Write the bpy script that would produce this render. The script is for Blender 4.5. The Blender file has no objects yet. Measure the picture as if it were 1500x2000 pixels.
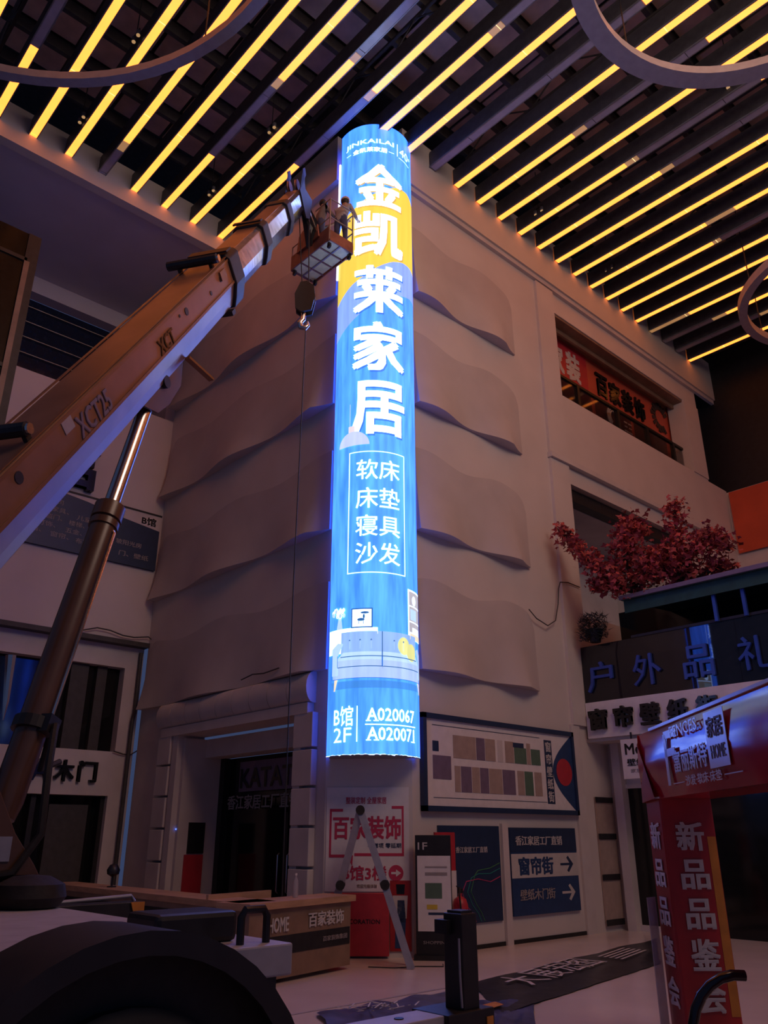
import bpy, bmesh, math, random
from math import sin, cos, pi, radians, hypot, atan2
from mathutils import Vector as V
random.seed(7)
SC = bpy.context.scene
COL = SC.collection
S = 1.25            # everything below is laid out in units of 1.25 m

# ------------------------------------------------------------------ camera, world, exposure
F_PX, TILT, HEAD, EYE = 1566.35, radians(22.03), radians(47.38), 1.6
cd = bpy.data.cameras.new('camera')
cam = bpy.data.objects.new('camera', cd)
COL.objects.link(cam)
cam.location = (0, 0, EYE * S)
cam.rotation_euler = (pi / 2 + TILT, 0, HEAD - pi / 2)
cd.sensor_fit = 'VERTICAL'
cd.sensor_height = 36.0
cd.lens = F_PX / 2000 * 36.0
cd.clip_start, cd.clip_end = 0.05, 300
SC.camera = cam
wd = bpy.data.worlds.new('world')
SC.world = wd
wd.use_nodes = True
wd.node_tree.nodes['Background'].inputs[0].default_value = (0.25, 0.37, 0.85, 1)
wd.node_tree.nodes['Background'].inputs[1].default_value = 0.125


def area(name, loc, aim, sx, sy, col, watts):
    l = bpy.data.lights.new(name, 'AREA')
    l.shape = 'RECTANGLE'
    l.size, l.size_y = sx * S, sy * S
    l.color, l.energy = col, watts
    o = bpy.data.objects.new(name, l)
    COL.objects.link(o)
    o.location = V(loc) * S
    o.rotation_euler = (V(aim) - V(loc)).to_track_quat('-Z', 'Y').to_euler()


# added fill lamp out of view, standing in for the hall's other lighting
area('hall_fill', (6.6, -2.2, 14.3), (11.5, 9.0, 12.0), 6, 6, (1.0, .70, .56), 1000)
vs = SC.view_settings
vs.view_transform = 'Standard'
vs.look = 'None'
vs.gamma = 1.0
vs.use_curve_mapping = False
vs.exposure = 0.0
STRIP_GAIN = 1.0     # amber ceiling tubes
SIGN_GAIN = 1.45     # backlit column sign

# ------------------------------------------------------------------ materials
MATS = {}


def mat(name, col, rough=0.6, metal=0.0, var=0.12, scale=6.0, emit=None, spec=0.5, bump=0.0, stretch=None, trans=0.0, alpha=1.0):
    if name in MATS:
        return MATS[name]
    m = bpy.data.materials.new(name)
    m.use_nodes = True
    nt = m.node_tree
    b = nt.nodes['Principled BSDF']
    b.inputs['Roughness'].default_value = rough
    b.inputs['Metallic'].default_value = metal
    b.inputs['Specular IOR Level'].default_value = spec
    if trans:
        b.inputs['Transmission Weight'].default_value = trans
    if alpha < 1:
        b.inputs['Alpha'].default_value = alpha
    tc = nt.nodes.new('ShaderNodeTexCoord')
    mp = nt.nodes.new('ShaderNodeMapping')
    nt.links.new(tc.outputs['Object'], mp.inputs[0])
    if stretch:
        mp.inputs['Scale'].default_value = stretch
    nz = nt.nodes.new('ShaderNodeTexNoise')
    nz.inputs['Scale'].default_value = scale
    nz.inputs['Detail'].default_value = 4
    nt.links.new(mp.outputs[0], nz.inputs['Vector'])
    rp = nt.nodes.new('ShaderNodeValToRGB')
    e = rp.color_ramp.elements
    e[0].position, e[1].position = 0.3, 0.7
    src = emit if emit else col
    e[0].color = tuple(c * (1 - var) for c in src) + (1,)
    e[1].color = tuple(c * (1 + var) for c in src) + (1,)
    nt.links.new(nz.outputs[0], rp.inputs[0])
    if emit:
        b.inputs['Base Color'].default_value = tuple(col) + (1,)
        nt.links.new(rp.outputs[0], b.inputs['Emission Color'])
        b.inputs['Emission Strength'].default_value = 1.0
    else:
        nt.links.new(rp.outputs[0], b.inputs['Base Color'])
    if bump:
        bp = nt.nodes.new('ShaderNodeBump')
        bp.inputs['Strength'].default_value = bump
        bp.inputs['Distance'].default_value = 0.02
        nt.links.new(nz.outputs[0], bp.inputs['Height'])
        nt.links.new(bp.outputs[0], b.inputs['Normal'])
    MATS[name] = m
    return m


def sc3(c, k):
    return tuple(x * k for x in c)


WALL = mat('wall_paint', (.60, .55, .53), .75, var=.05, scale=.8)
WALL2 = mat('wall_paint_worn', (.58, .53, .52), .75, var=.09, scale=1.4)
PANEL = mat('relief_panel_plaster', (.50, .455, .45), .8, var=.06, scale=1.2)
FASCIA = mat('fascia_paint', (.60, .54, .48), .7, var=.05, scale=1.0)
SOFFIT = mat('soffit_paint', (.55, .50, .52), .85, var=.05, scale=.9)
FLOORM = mat('polished_floor', (.60, .53, .50), .22, var=.08, scale=.7, spec=.4)
DARK = mat('dark_steel', (.02, .02, .022), .5, .2, var=.3)
BLACK = mat('black_paint', (.012, .012, .013), .45, var=.3)
ROOF = mat('roof_deck', (.66, .47, .35), .9, var=.2, scale=2.0)
PURLIN = mat('purlin_steel', (.055, .05, .05), .8, var=.2)
BAFFLE = mat('baffle_grey_enamel', (.20, .20, .215), .32, .3, var=.1)
BAFFLE_SIDE = mat('baffle_dark_side', (.09, .085, .085), .45, .3, var=.2)
UNLIT = mat('unlit_diffuser', (.36, .34, .40), .16, 0, var=.1, scale=3)
AMB = (3.3, .72, .085)
LIT = mat('lit_amber_diffuser', (.8, .6, .3), .4, var=.06, scale=3, emit=sc3(AMB, 1.0 * STRIP_GAIN))
DIM = mat('dim_amber_diffuser', (.6, .5, .4), .4, var=.15, scale=1.2, emit=sc3((1, .5, .16), .30 * STRIP_GAIN))
JOINT = mat('strip_joint_glow', (.9, .8, .6), .4, var=.05, emit=sc3((1, .75, .3), 1.3))
RINGM = mat('ring_grey_enamel', (.34, .32, .35), .4, .1, var=.08)
NAVYGL = mat('navy_glazing', (.008, .014, .035), .12, 0, var=.3, spec=.7)
DKGLASS = mat('dark_glass', (.008, .009, .009), .10, 0, var=.3, spec=.45)
SHAFTGL = mat('shaft_glass', (.008, .009, .008), .22, 0, var=.3, spec=.16)
CHROME = mat('bright_steel', (.62, .61, .60), .22, 1.0, var=.08)
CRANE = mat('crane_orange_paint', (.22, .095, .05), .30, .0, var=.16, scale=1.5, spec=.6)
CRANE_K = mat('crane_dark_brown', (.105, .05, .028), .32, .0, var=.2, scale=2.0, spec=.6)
CRANE_D = mat('crane_boom_plate', (.27, .14, .095), .34, .3, var=.16, scale=2.0)
BOOMSILV = mat('telescoped_section_steel', (.36, .35, .36), .20, .85, var=.35, scale=3, stretch=(1, 1, 4))
GREYDECK = mat('deck_grey_paint', (.42, .41, .46), .5, .1, var=.1)
RUBBER = mat('black_rubber', (.012, .011, .012), .7, var=.3, scale=14, bump=.3)
ORANGE = mat('orange_paint', (.55, .21, .03), .5, var=.15)
BASKET = mat('basket_rust_red', (.26, .10, .07), .55, .1, var=.3, scale=5)
FLOORPL = mat('basket_floor_plate', (.82, .74, .30), .4, .1, var=.12)  # yellow stands for light bounced off the sign, painted into the plate colour
RAILM = mat('galvanised_rail', (.30, .25, .22), .45, .5, var=.15)
ROPE = mat('wire_rope', (.03, .03, .035), .6, .4)
SKIN = mat('skin', (.35, .2, .14), .6, var=.08)
SHIRT = mat('grey_brown_shirt', (.17, .14, .135), .9, var=.15, bump=.2)
SHIRT2 = mat('pale_work_jacket', (.34, .33, .33), .9, var=.15, bump=.2)
JEANS = mat('blue_jeans', (.05, .06, .13), .9, var=.2, scale=10)
HAIR = mat('black_hair', (.012, .011, .01), .6, var=.3, scale=20)
CAPM = mat('pale_cap', (.5, .47, .40), .7, var=.1)
OAK = mat('oak_laminate', (.45, .27, .16), .45, var=.16, scale=3, stretch=(1, 1, 6))
OAK_D = mat('brown_laminate', (.24, .15, .10), .5, var=.2, scale=3)
WHITE = mat('white_board', (.72, .68, .68), .5, var=.05)
NAVY = mat('navy_print', (.018, .035, .085), .4, var=.12)
NAVY2 = mat('blue_print', (.02, .05, .14), .4, var=.12)
BLKLET = mat('black_letter', (.010, .010, .011), .2, var=.2)
PALELET = mat('pale_letter', (.55, .52, .50), .5, var=.06)
DIMLET = mat('greyed_letter', (.30, .27, .27), .6, var=.08)
RED = mat('red_print', (.45, .03, .045), .4, var=.1)
REDSHOP = mat('red_shopfront', (.50, .09, .05), .5, var=.12, scale=1)
REDBAN = mat('orange_red_banner', (.55, .08, .03), .7, var=.1, scale=1.2)
GATE_R = mat('glossy_red_vinyl', (.42, .015, .03), .12, var=.15, scale=2, spec=.7)
GATE_D = mat('red_vinyl', (.36, .02, .02), .35, var=.2, scale=2)
GATE_W = mat('white_vinyl', (.75, .72, .76), .2, var=.04)
PINKR = mat('crimson_print', (.50, .03, .09), .6, var=.08)
ALU = mat('aluminium', (.38, .37, .41), .4, .5, var=.1)
GREEN = mat('green_canvas', (.012, .06, .055), .7, var=.2)
LEAFR = mat('maple_leaf_red', (.36, .052, .05), .7, var=.45, scale=2.5)
LEAFG = mat('dark_leaf', (.012, .022, .03), .8, var=.4, scale=5)
BARK = mat('bark', (.05, .028, .022), .9, var=.3, scale=8)
BLUELET = mat('blue_letter', (.03, .07, .36), .3, var=.1)
GLBOARD = mat('glossy_dark_board', (.012, .013, .018), .025, var=.2, spec=.6)
PLASTIC = mat('translucent_plastic', (.55, .52, .58), .25, var=.1, alpha=.55)
GLASSP = mat('window_pane', (.02, .02, .022), .05, var=.1, spec=.8, alpha=.35)
YEL = mat('yellow_print', (.60, .45, .05), .5, var=.1)
GRN = mat('green_print', (.09, .16, .11), .5, var=.1)
PUR = mat('purple_print', (.17, .125, .19), .5, var=.1)
TAN = mat('tan_print', (.38, .29, .25), .5, var=.1)
STEELB = mat('bluish_foil', (.45, .52, .75), .08, 1.0, var=.1)
TARP = mat('printed_vinyl_dark', (.014, .014, .018), .35, var=.4, scale=4, bump=.4)
TARPB = mat('printed_vinyl_blue', (.05, .06, .16), .3, var=.5, scale=3, bump=.4)
CONDUIT = mat('conduit', (.05, .045, .045), .6, var=.2)


def sign_mat(name, col, var=.2, k=1.0):
    """backlit fabric: the emission wavers in soft vertical folds and tube-to-tube hot spots"""
    if name in MATS:
        return MATS[name]
    m = bpy.data.materials.new(name)
    m.use_nodes = True
    nt = m.node_tree
    b = nt.nodes['Principled BSDF']
    b.inputs['Base Color'].default_value = tuple(min(.8, c) for c in col) + (1,)
    b.inputs['Roughness'].default_value = .6
    tc = nt.nodes.new('ShaderNodeTexCoord')
    mp = nt.nodes.new('ShaderNodeMapping')
    mp.inputs['Scale'].default_value = (4.2, 4.2, .5)
    nt.links.new(tc.outputs['Object'], mp.inputs[0])
    nz = nt.nodes.new('ShaderNodeTexNoise')
    nz.inputs['Scale'].default_value = 1.6
    nz.inputs['Detail'].default_value = 3
    nt.links.new(mp.outputs[0], nz.inputs['Vector'])
    rp = nt.nodes.new('ShaderNodeValToRGB')
    e = rp.color_ramp.elements
    e[0].position, e[1].position = .32, .72
    g = SIGN_GAIN * k
    e[0].color = tuple(c * (1 - var) * g for c in col) + (1,)
    e[1].color = tuple((c * (1 + var) + .05 * var) * g for c in col) + (1,)
    nt.links.new(nz.outputs[0], rp.inputs[0])
    nt.links.new(rp.outputs[0], b.inputs['Emission Color'])
    b.inputs['Emission Strength'].default_value = 1
    MATS[name] = m
    return m


# ------------------------------------------------------------------ mesh helpers
class MB:
    def __init__(self):
        self.v, self.f, self.m, self.mats = [], [], [], []

    def mi(self, m):
        if m is None:
            return 0
        if m not in self.mats:
            self.mats.append(m)
        return self.mats.index(m)

    def add(self, vs, fs, m=None):
        k = len(self.v)
        self.v += [V(p) for p in vs]
        i = self.mi(m)
        for f in fs:
            self.f.append(tuple(k + a for a in f))
            self.m.append(i)
        return self

    def hexa(self, p, m=None):
        """eight corners: bottom loop 0-3, top loop 4-7"""
        return self.add(p, [(3, 2, 1, 0), (4, 5, 6, 7), (0, 1, 5, 4), (1, 2, 6, 5), (2, 3, 7, 6), (3, 0, 4, 7)], m)

    def box(self, a, b, m=None):
        (x0, y0, z0), (x1, y1, z1) = a, b
        return self.hexa([(x0, y0, z0), (x1, y0, z0), (x1, y1, z0), (x0, y1, z0), (x0, y0, z1), (x1, y0, z1), (x1, y1, z1), (x0, y1, z1)], m)

    def obox(self, c, ax, ay, az, m=None):
        """oriented box: centre and three half-axis vectors"""
        c, ax, ay, az = V(c), V(ax), V(ay), V(az)
        return self.hexa([c - ax - ay - az, c + ax - ay - az, c + ax + ay - az, c - ax + ay - az,
                          c - ax - ay + az, c + ax - ay + az, c + ax + ay + az, c - ax + ay + az], m)

    def bar(self, p, q, w, h, m=None, up=(0, 0, 1)):
        p, q = V(p), V(q)
        d = (q - p).normalized()
        u = V(up)
        if abs(d.dot(u)) > .95:
            u = V((1, 0, 0))
        s = d.cross(u).normalized()
        t = s.cross(d)
        return self.obox((p + q) / 2, (q - p) / 2, s * w / 2, t * h / 2, m)

    def tube(self, pts, r, n=8, m=None, cap=True):
        pts = [V(p) for p in pts]
        rs = r if isinstance(r, (list, tuple)) else [r] * len(pts)
        k = len(self.v)
        i = self.mi(m)
        prev = None
        for j, p in enumerate(pts):
            d = (pts[min(j + 1, len(pts) - 1)] - pts[max(j - 1, 0)]).normalized()
            if prev is None:
                a = d.orthogonal().normalized()
            else:
                a = (prev - d * prev.dot(d)).normalized()
            prev = a
            b = d.cross(a)
            for q in range(n):
                t = 2 * pi * q / n
                self.v.append(p + (a * cos(t) + b * sin(t)) * rs[j])
        for j in range(len(pts) - 1):
            for q in range(n):
                self.f.append((k + j * n + q, k + j * n + (q + 1) % n, k + (j + 1) * n + (q + 1) % n, k + (j + 1) * n + q))
                self.m.append(i)
        if cap:
            self.f.append(tuple(k + q for q in range(n))[::-1])
            e = k + (len(pts) - 1) * n
            self.f.append(tuple(e + q for q in range(n)))
            self.m += [i, i]
        return self

    def prism(self, poly, off, m=None):
        """planar 3-D polygon swept by the vector off"""
        n = len(poly)
        a = [V(p) for p in poly]
        b = [p + V(off) for p in a]
        return self.add(a + b, [tuple(range(n))[::-1], tuple(range(n, 2 * n))] + [(i, (i + 1) % n, n + (i + 1) % n, n + i) for i in range(n)], m)

    def loft(self, loops, m=None, cap=True):
        k = len(self.v)
        i = self.mi(m)
        n = len(loops[0])
        for L in loops:
            self.v += [V(p) for p in L]
        for j in range(len(loops) - 1):
            for q in range(n):
                self.f.append((k + j * n + q, k + j * n + (q + 1) % n, k + (j + 1) * n + (q + 1) % n, k + (j + 1) * n + q))
                self.m.append(i)
        if cap:
            self.f.append(tuple(k + q for q in range(n))[::-1])
            self.f.append(tuple(k + (len(loops) - 1) * n + q for q in range(n)))
            self.m += [i, i]
        return self

    def lathe(self, c, prof, n=16, m=None, axis=(0, 0, 1)):
        az = V(axis).normalized()
        ax = az.orthogonal().normalized()
        ay = az.cross(ax)
        loops = [[V(c) + az * z + (ax * cos(2 * pi * q / n) + ay * sin(2 * pi * q / n)) * max(r, 1e-4) for q in range(n)] for r, z in prof]
        return self.loft(loops, m)


def origin(o):
    w = V((0, 0, 0))
    while o:
        w += V(o.location)
        o = o.parent
    return w


def obj(name, mb, m=None, parent=None, smooth=False, bevel=0):
    me = bpy.data.meshes.new(name)
    base = origin(parent) if parent else V((0, 0, 0))
    if parent is None and mb.v:
        n = len(mb.v)
        lo = V((min(p.x for p in mb.v), min(p.y for p in mb.v), min(p.z for p in mb.v)))
        hi = V((max(p.x for p in mb.v), max(p.y for p in mb.v), max(p.z for p in mb.v)))
        base = V(((lo.x + hi.x) / 2, (lo.y + hi.y) / 2, lo.z)) * S
    me.from_pydata([p * S - base for p in mb.v], [], mb.f)
    ms = mb.mats if mb.mats else [m]
    for x in ms:
        me.materials.append(x)
    if mb.mats:
        me.polygons.foreach_set('material_index', mb.m)
    bm = bmesh.new()
    bm.from_mesh(me)
    bmesh.ops.recalc_face_normals(bm, faces=bm.faces)
    bm.to_mesh(me)
    bm.free()
    if smooth:
        me.polygons.foreach_set('use_smooth', [True] * len(me.polygons))
        me.set_sharp_from_angle(angle=radians(40))
    o = bpy.data.objects.new(name, me)
    COL.objects.link(o)
    if parent is None:
        o.location = base
    else:
        o.parent = parent
    if bevel:
        b = o.modifiers.new('bevel', 'BEVEL')
        b.width = bevel
        b.segments = 2
        b.limit_method = 'ANGLE'
    return o


def share(src, name, at, parent):
    """another object using src's mesh, its origin at the design-space point `at`"""
    o = bpy.data.objects.new(name, src.data)
    COL.objects.link(o)
    o.parent = parent
    o.location = V(at) * S - (origin(parent) if parent else V((0, 0, 0)))
    return o


def tag(o, label, cat, group=None):
    o['label'] = label
    o['category'] = cat
    if group:
        o['group'] = group
    return o


def thing(name, label, cat, loc, group=None):
    o = bpy.data.objects.new(name, None)
    COL.objects.link(o)
    o.empty_display_size = .1
    o.location = V(loc) * S
    return tag(o, label, cat, group)


def struct(name, mb=None, m=None, smooth=False, loc=(0, 0, 0), label=None):
    if mb is None:
        o = bpy.data.objects.new(name, None)
        COL.objects.link(o)
        o.location = V(loc) * S
    else:
        o = obj(name, mb, m, None, smooth)
    o['kind'] = 'structure'
    if label:
        o['label'] = label
    return o


# pixel of the photograph -> point on a real plane of the place (axis 0/1/2 held at v)
_fw = V((cos(HEAD) * cos(TILT), sin(HEAD) * cos(TILT), sin(TILT)))
_rt = V((sin(HEAD), -cos(HEAD), 0))
_up = _rt.cross(_fw)


def pl(px, py, axis, v):
    d = _fw * F_PX + _rt * (px - 750) - _up * (py - 1000)
    c = V((0, 0, EYE))
    return c + d * ((v - c[axis]) / d[axis])


# ------------------------------------------------------------------ lettering
_tc = {}


def text2d(s):
    """vertices and faces of a flat text, baseline at 0, size 1"""
    if s in _tc:
        return _tc[s]
    c = bpy.data.curves.new('lettering', 'FONT')
    c.body = s
    c.size = 1
    c.resolution_u = 2
    o = bpy.data.objects.new('lettering', c)
    COL.objects.link(o)
    dg = bpy.context.evaluated_depsgraph_get()
    me = bpy.data.meshes.new_from_object(o.evaluated_get(dg))
    vs = [(v.co.x, v.co.y) for v in me.vertices]
    fs = [tuple(p.vertices) for p in me.polygons]
    bpy.data.objects.remove(o)
    bpy.data.curves.remove(c)
    bpy.data.meshes.remove(me)
    _tc[s] = (vs, fs)
    return vs, fs


def fit(s, w, h, bold=0.0, mirror=False):
    """flat text scaled to exactly w x h, lower left corner at 0,0; bold strokes come from shifted copies"""
    vs, fs = text2d(s)
    xs = [p[0] for p in vs]
    ys = [p[1] for p in vs]
    x0, x1, y0, y1 = min(xs), max(xs), min(ys), max(ys)
    n_ch = max(1, len(s.replace(' ', '')))
    gx, gy = bold * 2 * w / n_ch, bold * 1.6 * h
    kx, ky = (w - gx) / (x1 - x0), (h - gy) / (y1 - y0)
    out, ff = [], []
    sh = [(0, 0)] if bold < .006 else [(0, 0), (gx, gy)] if bold < .016 else [(0, 0), (gx, 0), (0, gy), (gx, gy)] if bold < .04 else [(0, 0), (gx / 2, 0), (gx, 0), (0, gy / 2), (gx, gy / 2), (0, gy), (gx / 2, gy), (gx, gy)]
    for dx, dy in sh:
        k = len(out)
        out += [((x - x0) * kx + dx, (y - y0) * ky + dy) for x, y in vs]
        ff += [tuple(k + i for i in f) for f in fs]
    if mirror:
        out = [(w - x, y) for x, y in out]
    return out, ff


def letter_mb(s, o, xd, yd, w, h, depth=.004, bold=0.0, mirror=False, mb=None, m=None):
    """text standing on a plane: o lower left corner, xd/yd unit axes, raised by depth towards the reader;
    heavy strokes are overlaid copies, each a hair prouder than the last"""
    o, xd, yd = V(o), V(xd), V(yd)
    nd = xd.cross(yd).normalized()
    mb = mb or MB()
    n_ch = max(1, len(s.replace(' ', '')))
    gx, gy = bold * 2 * w / n_ch, bold * 1.6 * h
    sh = [(0, 0)] if bold < .006 else [(0, 0), (gx, gy)] if bold < .016 else [(0, 0), (gx, 0), (0, gy), (gx, gy)]
    vs, fs = fit(s, w - gx, h - gy, 0, mirror)
    n = len(vs)
    ed = {}
    for f in fs:
        for a, b in zip(f, f[1:] + f[:1]):
            ed[(a, b)] = 1
    walls = [(a, b, n + b, n + a) for (a, b) in ed if (b, a) not in ed]
    for q, (dx, dy) in enumerate(sh):
        back = [o + xd * (x + dx) + yd * (y + dy) for x, y in vs]
        front = [p + nd * (depth + q * .0012) for p in back]
        mb.add(back + front, [tuple(n + i for i in f) for f in fs] + walls, m)
    return mb


def letters(s, parent, m, o, xd, yd, w, h, pitch=None, depth=.05, bold=0.02, name='letter'):
    """one part per raised character"""
    o, xd = V(o), V(xd)
    for i, ch in enumerate(s):
        if ch == ' ':
            continue
        obj(name, letter_mb(ch, o + xd * (pitch or w * 1.15) * i, xd, yd, w, h, depth, bold), m, parent)


def line(s, parent, m, o, xd, yd, w, h, bold=0.01, depth=.003, name='lettering'):
    return obj(name, letter_mb(s, o, xd, yd, w, h, depth, bold), m, parent)


XR, ZU = V((1, 0, 0)), V((0, 0, 1))
YN = V((0, -1, 0))
# ------------------------------------------------------------------ the place
X0, Y0, YL = 8.156, 9.25, 16.65          # left face, right face, left building
QX, QY, PX, PY = 8.156, 10.194, 9.10, 9.25
ZT = 15.55

struct('floor', MB().box((-8, -8, -.2), (30, 24, 0)), FLOORM)
tj = struct('trim_1', MB().box((2.6, 7.22, .0005), (8.1, 7.26, .004)), DIMLET)

# right facade
w = struct('wall_right', None, loc=(11, Y0, 0))
obj('wall_panel', MB().box((PX, Y0, 0), (14.09, Y0 + .5, ZT)), WALL, w)
obj('wall_panel', MB().box((14.09, Y0, 13.52), (21.3, Y0 + .4, ZT)), WALL, w)
obj('wall_panel', MB().box((14.09, Y0, 8.92), (21.3, Y0 + .4, 11.2)), WALL, w)
obj('pillar', MB().box((20.46, Y0 - .03, 11.2), (21.3, Y0 + .5, 13.52)), WALL, w)
obj('wall_panel', MB().box((21.3, Y0, 0), (22.4, Y0 + .5, 11.15)), WALL, w)
obj('wall_panel', MB().box((19.0, Y0, 0), (21.3, Y0 + .5, 8.92)), WALL, w)
obj('wall_panel', MB().box((14.09, Y0, 0), (19.0, Y0 + .4, 5.9)), WALL, w)
obj('pilaster', MB().box((13.42, Y0 - .07, 3.6), (14.09, Y0, 14.05)), WALL, w)
obj('pilaster', MB().box((13.34, Y0 - .05, 0), (13.62, Y0, 3.6)), WALL2, w)
# fascia under the ceiling and the moulding below it
b = MB()
b.box((PX - .2, Y0 - .14, 14.2), (22.6, Y0, ZT))
obj('fascia', b, FASCIA, w)
b = MB()
b.box((PX - .2, Y0 - .09, 14.08), (22.6, Y0, 14.2))
b.box((13.39, Y0 - .13, 9.32), (20.2, Y0, 9.44))
obj('moulding', b, WALL2, w)
b = MB()
b.box((PX + .2, Y0 - .02, 0), (13.34, Y0, .06))
obj('skirting', b, DARK, w)

# left face with the portal opening
w = struct('wall_left', None, loc=(X0, 13, 0))
obj('wall_panel', MB().box((X0, QY, 3.45), (X0 + .5, YL, ZT)), WALL, w)
obj('wall_panel', MB().box((X0, 14.75, 0), (X0 + .5, YL, 3.45)), WALL2, w)
obj('wall_panel', MB().box((X0, QY, 0), (X0 + .5, 10.93, 3.45)), WALL2, w)
obj('fascia', MB().box((X0 - .12, QY, 14.35), (X0, YL, ZT)), WALL, w)
b = MB()                                                 # portal surround
b.box((X0 - .13, 10.55, 3.45), (X0, 15.4, 3.62))
b.box((X0 - .09, 14.75, 0), (X0, 14.95, 3.45))
b.box((X0 - .09, 10.75, 0), (X0, 10.93, 3.45))
obj('architrave', b, WALL2, w)
for i in range(9):                                        # bulging blocks of the lintel
    y = 10.5 + i * .56
    lp = []
    for j in range(9):
        t = pi * j / 8
        lp.append((.06 + .15 * sin(t), 3.62 + .5 * (1 - cos(t)) / 2))
    b = MB().loft([[(X0 - d, yy, z) for d, z in lp] + [(X0, yy, 4.12), (X0, yy, 3.62)] for yy in (y, y + .545)])
    obj('lintel_block', b, WALL2, w, smooth=True)
for y0 in (10.42, 15.0):                                  # rusticated blocks of both jambs
    for k in range(6):
        b = MB().box((X0 - .12, y0, .02 + k * .58), (X0, y0 + .5, .02 + k * .58 + .54))
        obj('jamb_block', b, WALL2, w, bevel=.015)
d = struct('door_1', None, loc=(X0 + .9, 12.8, 0))
obj('reveal', MB().box((X0 + .03, 14.66, 0), (X0 + .95, 14.74, 3.4)).box((X0 + .5, 10.95, 3.05), (X0 + .95, 14.66, 3.4)), WALL2, d)
obj('door_frame', MB().box((X0 + .86, 14.5, 0), (X0 + 1.0, 14.66, 3.05)).box((X0 + .86, 10.95, 0), (X0 + 1.0, 11.1, 3.05)).box((X0 + .86, 12.3, 0), (X0 + .98, 12.42, 2.0)), DARK, d)
obj('pane', MB().box((X0 + 1.0, 10.95, 0), (X0 + 1.06, 14.66, 3.05)), DKGLASS, d)
obj('transom_panel', MB().box((X0 + .9, 11.6, 2.40), (X0 + .96, 14.0, 2.95)), PUR, d)
line('KATAT', d, BLKLET, (X0 + .89, 13.95, 2.46), YN, ZU, 1.7, .36, .03)
line('香江家居工厂直销', d, DIMLET, (X0 + .89, 14.35, 2.08), YN, ZU, 2.3, .26, .02)
obj('handle', MB().tube([(X0 + .85, 12.5, .7), (X0 + .82, 12.5, .72), (X0 + .82, 12.5, 1.3), (X0 + .85, 12.5, 1.32)], .018).tube([(X0 + .85, 12.22, .7), (X0 + .82, 12.22, .72), (X0 + .82, 12.22, 1.3), (X0 + .85, 12.22, 1.32)], .018), CHROME, d)

# chamfered corner
struct('wall_corner', MB().prism([(QX, QY, 0), (PX, PY, 0), (PX + .5, PY + .5, 0), (QX + .5, QY + .5, 0)], (0, 0, ZT)), WALL)

# wavy relief panels, one part each


def wavy(parent, right, z0, z1, ph, per, lo, hi, far_round):
    NU, NV = 44, 12
    g = []
    for j in range(NV + 1):
        v = j / NV                                       # 0 at the top, 1 at the bottom
        row = []
        for i in range(NU + 1):
            a = lo + (hi - lo) * i / NU
            wv = .5 + .5 * cos(2 * pi * (a - ph) / per)
            end = min(1, (hi - a) / .5) if far_round else max(.0, min(1, (a - lo) / .4))
            dep = .03 + (.015 + .17 * v ** 2.4) * wv * (.25 + .75 * end) * (1 if far_round else .15 + .85 * end) + .035 * v * (.3 + .7 * end)
            zt = z1 + .075 * cos(2 * pi * (a - ph) / per + .8)
            r = .32
            k = hi - a
            if k < r:                                    # rounded upper outer corner
                zt -= r - math.sqrt(max(0, r * r - (r - k) ** 2))
            z = zt + (z0 - zt) * v
            row.append((a, Y0 - dep, z) if right else (X0 - dep, a, z))
        g.append(row)
    b = MB()
    vs = [p for r_ in g for p in r_]
    n = len(vs)
    back = [((p[0], Y0, p[2]) if right else (X0, p[1], p[2])) for p in vs]
    fs = []
    W = NU + 1
    for j in range(NV):
        for i in range(NU):
            fs.append((j * W + i, j * W + i + 1, (j + 1) * W + i + 1, (j + 1) * W + i))
    rim = [(0 * W + i, 0 * W + i + 1) for i in range(NU)] + [(j * W + NU, (j + 1) * W + NU) for j in range(NV)] + \
          [(NV * W + i + 1, NV * W + i) for i in range(NU)] + [((j + 1) * W, j * W) for j in range(NV)]
    fs += [(b_, a_, n + a_, n + b_) for a_, b_ in rim]
    b.add(vs + back, fs)
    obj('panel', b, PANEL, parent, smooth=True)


wr, wl = bpy.data.objects['wall_right'], bpy.data.objects['wall_left']
for k, (z0, z1) in enumerate(((11.5, 13.12), (9.05, 10.6), (6.55, 8.1), (4.12, 5.64))):
    wavy(wr, True, z0, z1, 9.6 + .1 * k, 2.05, 9.25, 12.42, True)
    wavy(wl, False, z0 + (.0 if k else -.03), z1 - .1, 10.35 + .18 * k, 3.05, QY + .02, 16.5, False)

# left building
w = struct('wall_back', None, loc=(5, YL, 0))
obj('wall_panel', MB().box((-3, YL, 5.55), (X0, YL + .5, 11.22)), WALL, w)
obj('wall_panel', MB().box((7.75, YL + .18, 2.38), (X0, YL + .6, 5.55)), WALL2, w)
obj('wall_panel', MB().box((-3, YL + .18, 5.03), (7.75, YL + .6, 5.55)), WALL2, w)
obj('wall_panel', MB().box((-3, YL + .18, 2.38), (7.75, YL + .6, 3.26)), WALL2, w)
obj('wall_panel', MB().box((7.71, YL + .18, 0), (X0, YL + .6, 2.38)), WALL2, w)
obj('moulding', MB().box((-3, YL - .06, 5.5), (X0, YL + .2, 5.6)), CONDUIT, w)  # dark strip painted in for the shadow line under the upper wall
obj('fascia', MB().box((-3, 14.07, 14.62), (X0 - .13, 14.3, ZT)), FASCIA, w)
obj('soffit', MB().box((-3, 14.3, 14.66), (X0 - .13, 18.1, 14.8)), SOFFIT, w)
obj('beam', MB().box((-3, 18.05, 14.2), (X0 + .5, 18.4, 14.66)), SOFFIT, w)
obj('terrace', MB().box((-3, YL + .5, 11.0), (X0 + .5, 19, 11.2)), DARK, w)
wn = struct('window_1', None, loc=(5, 18.3, 11.2))
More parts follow.
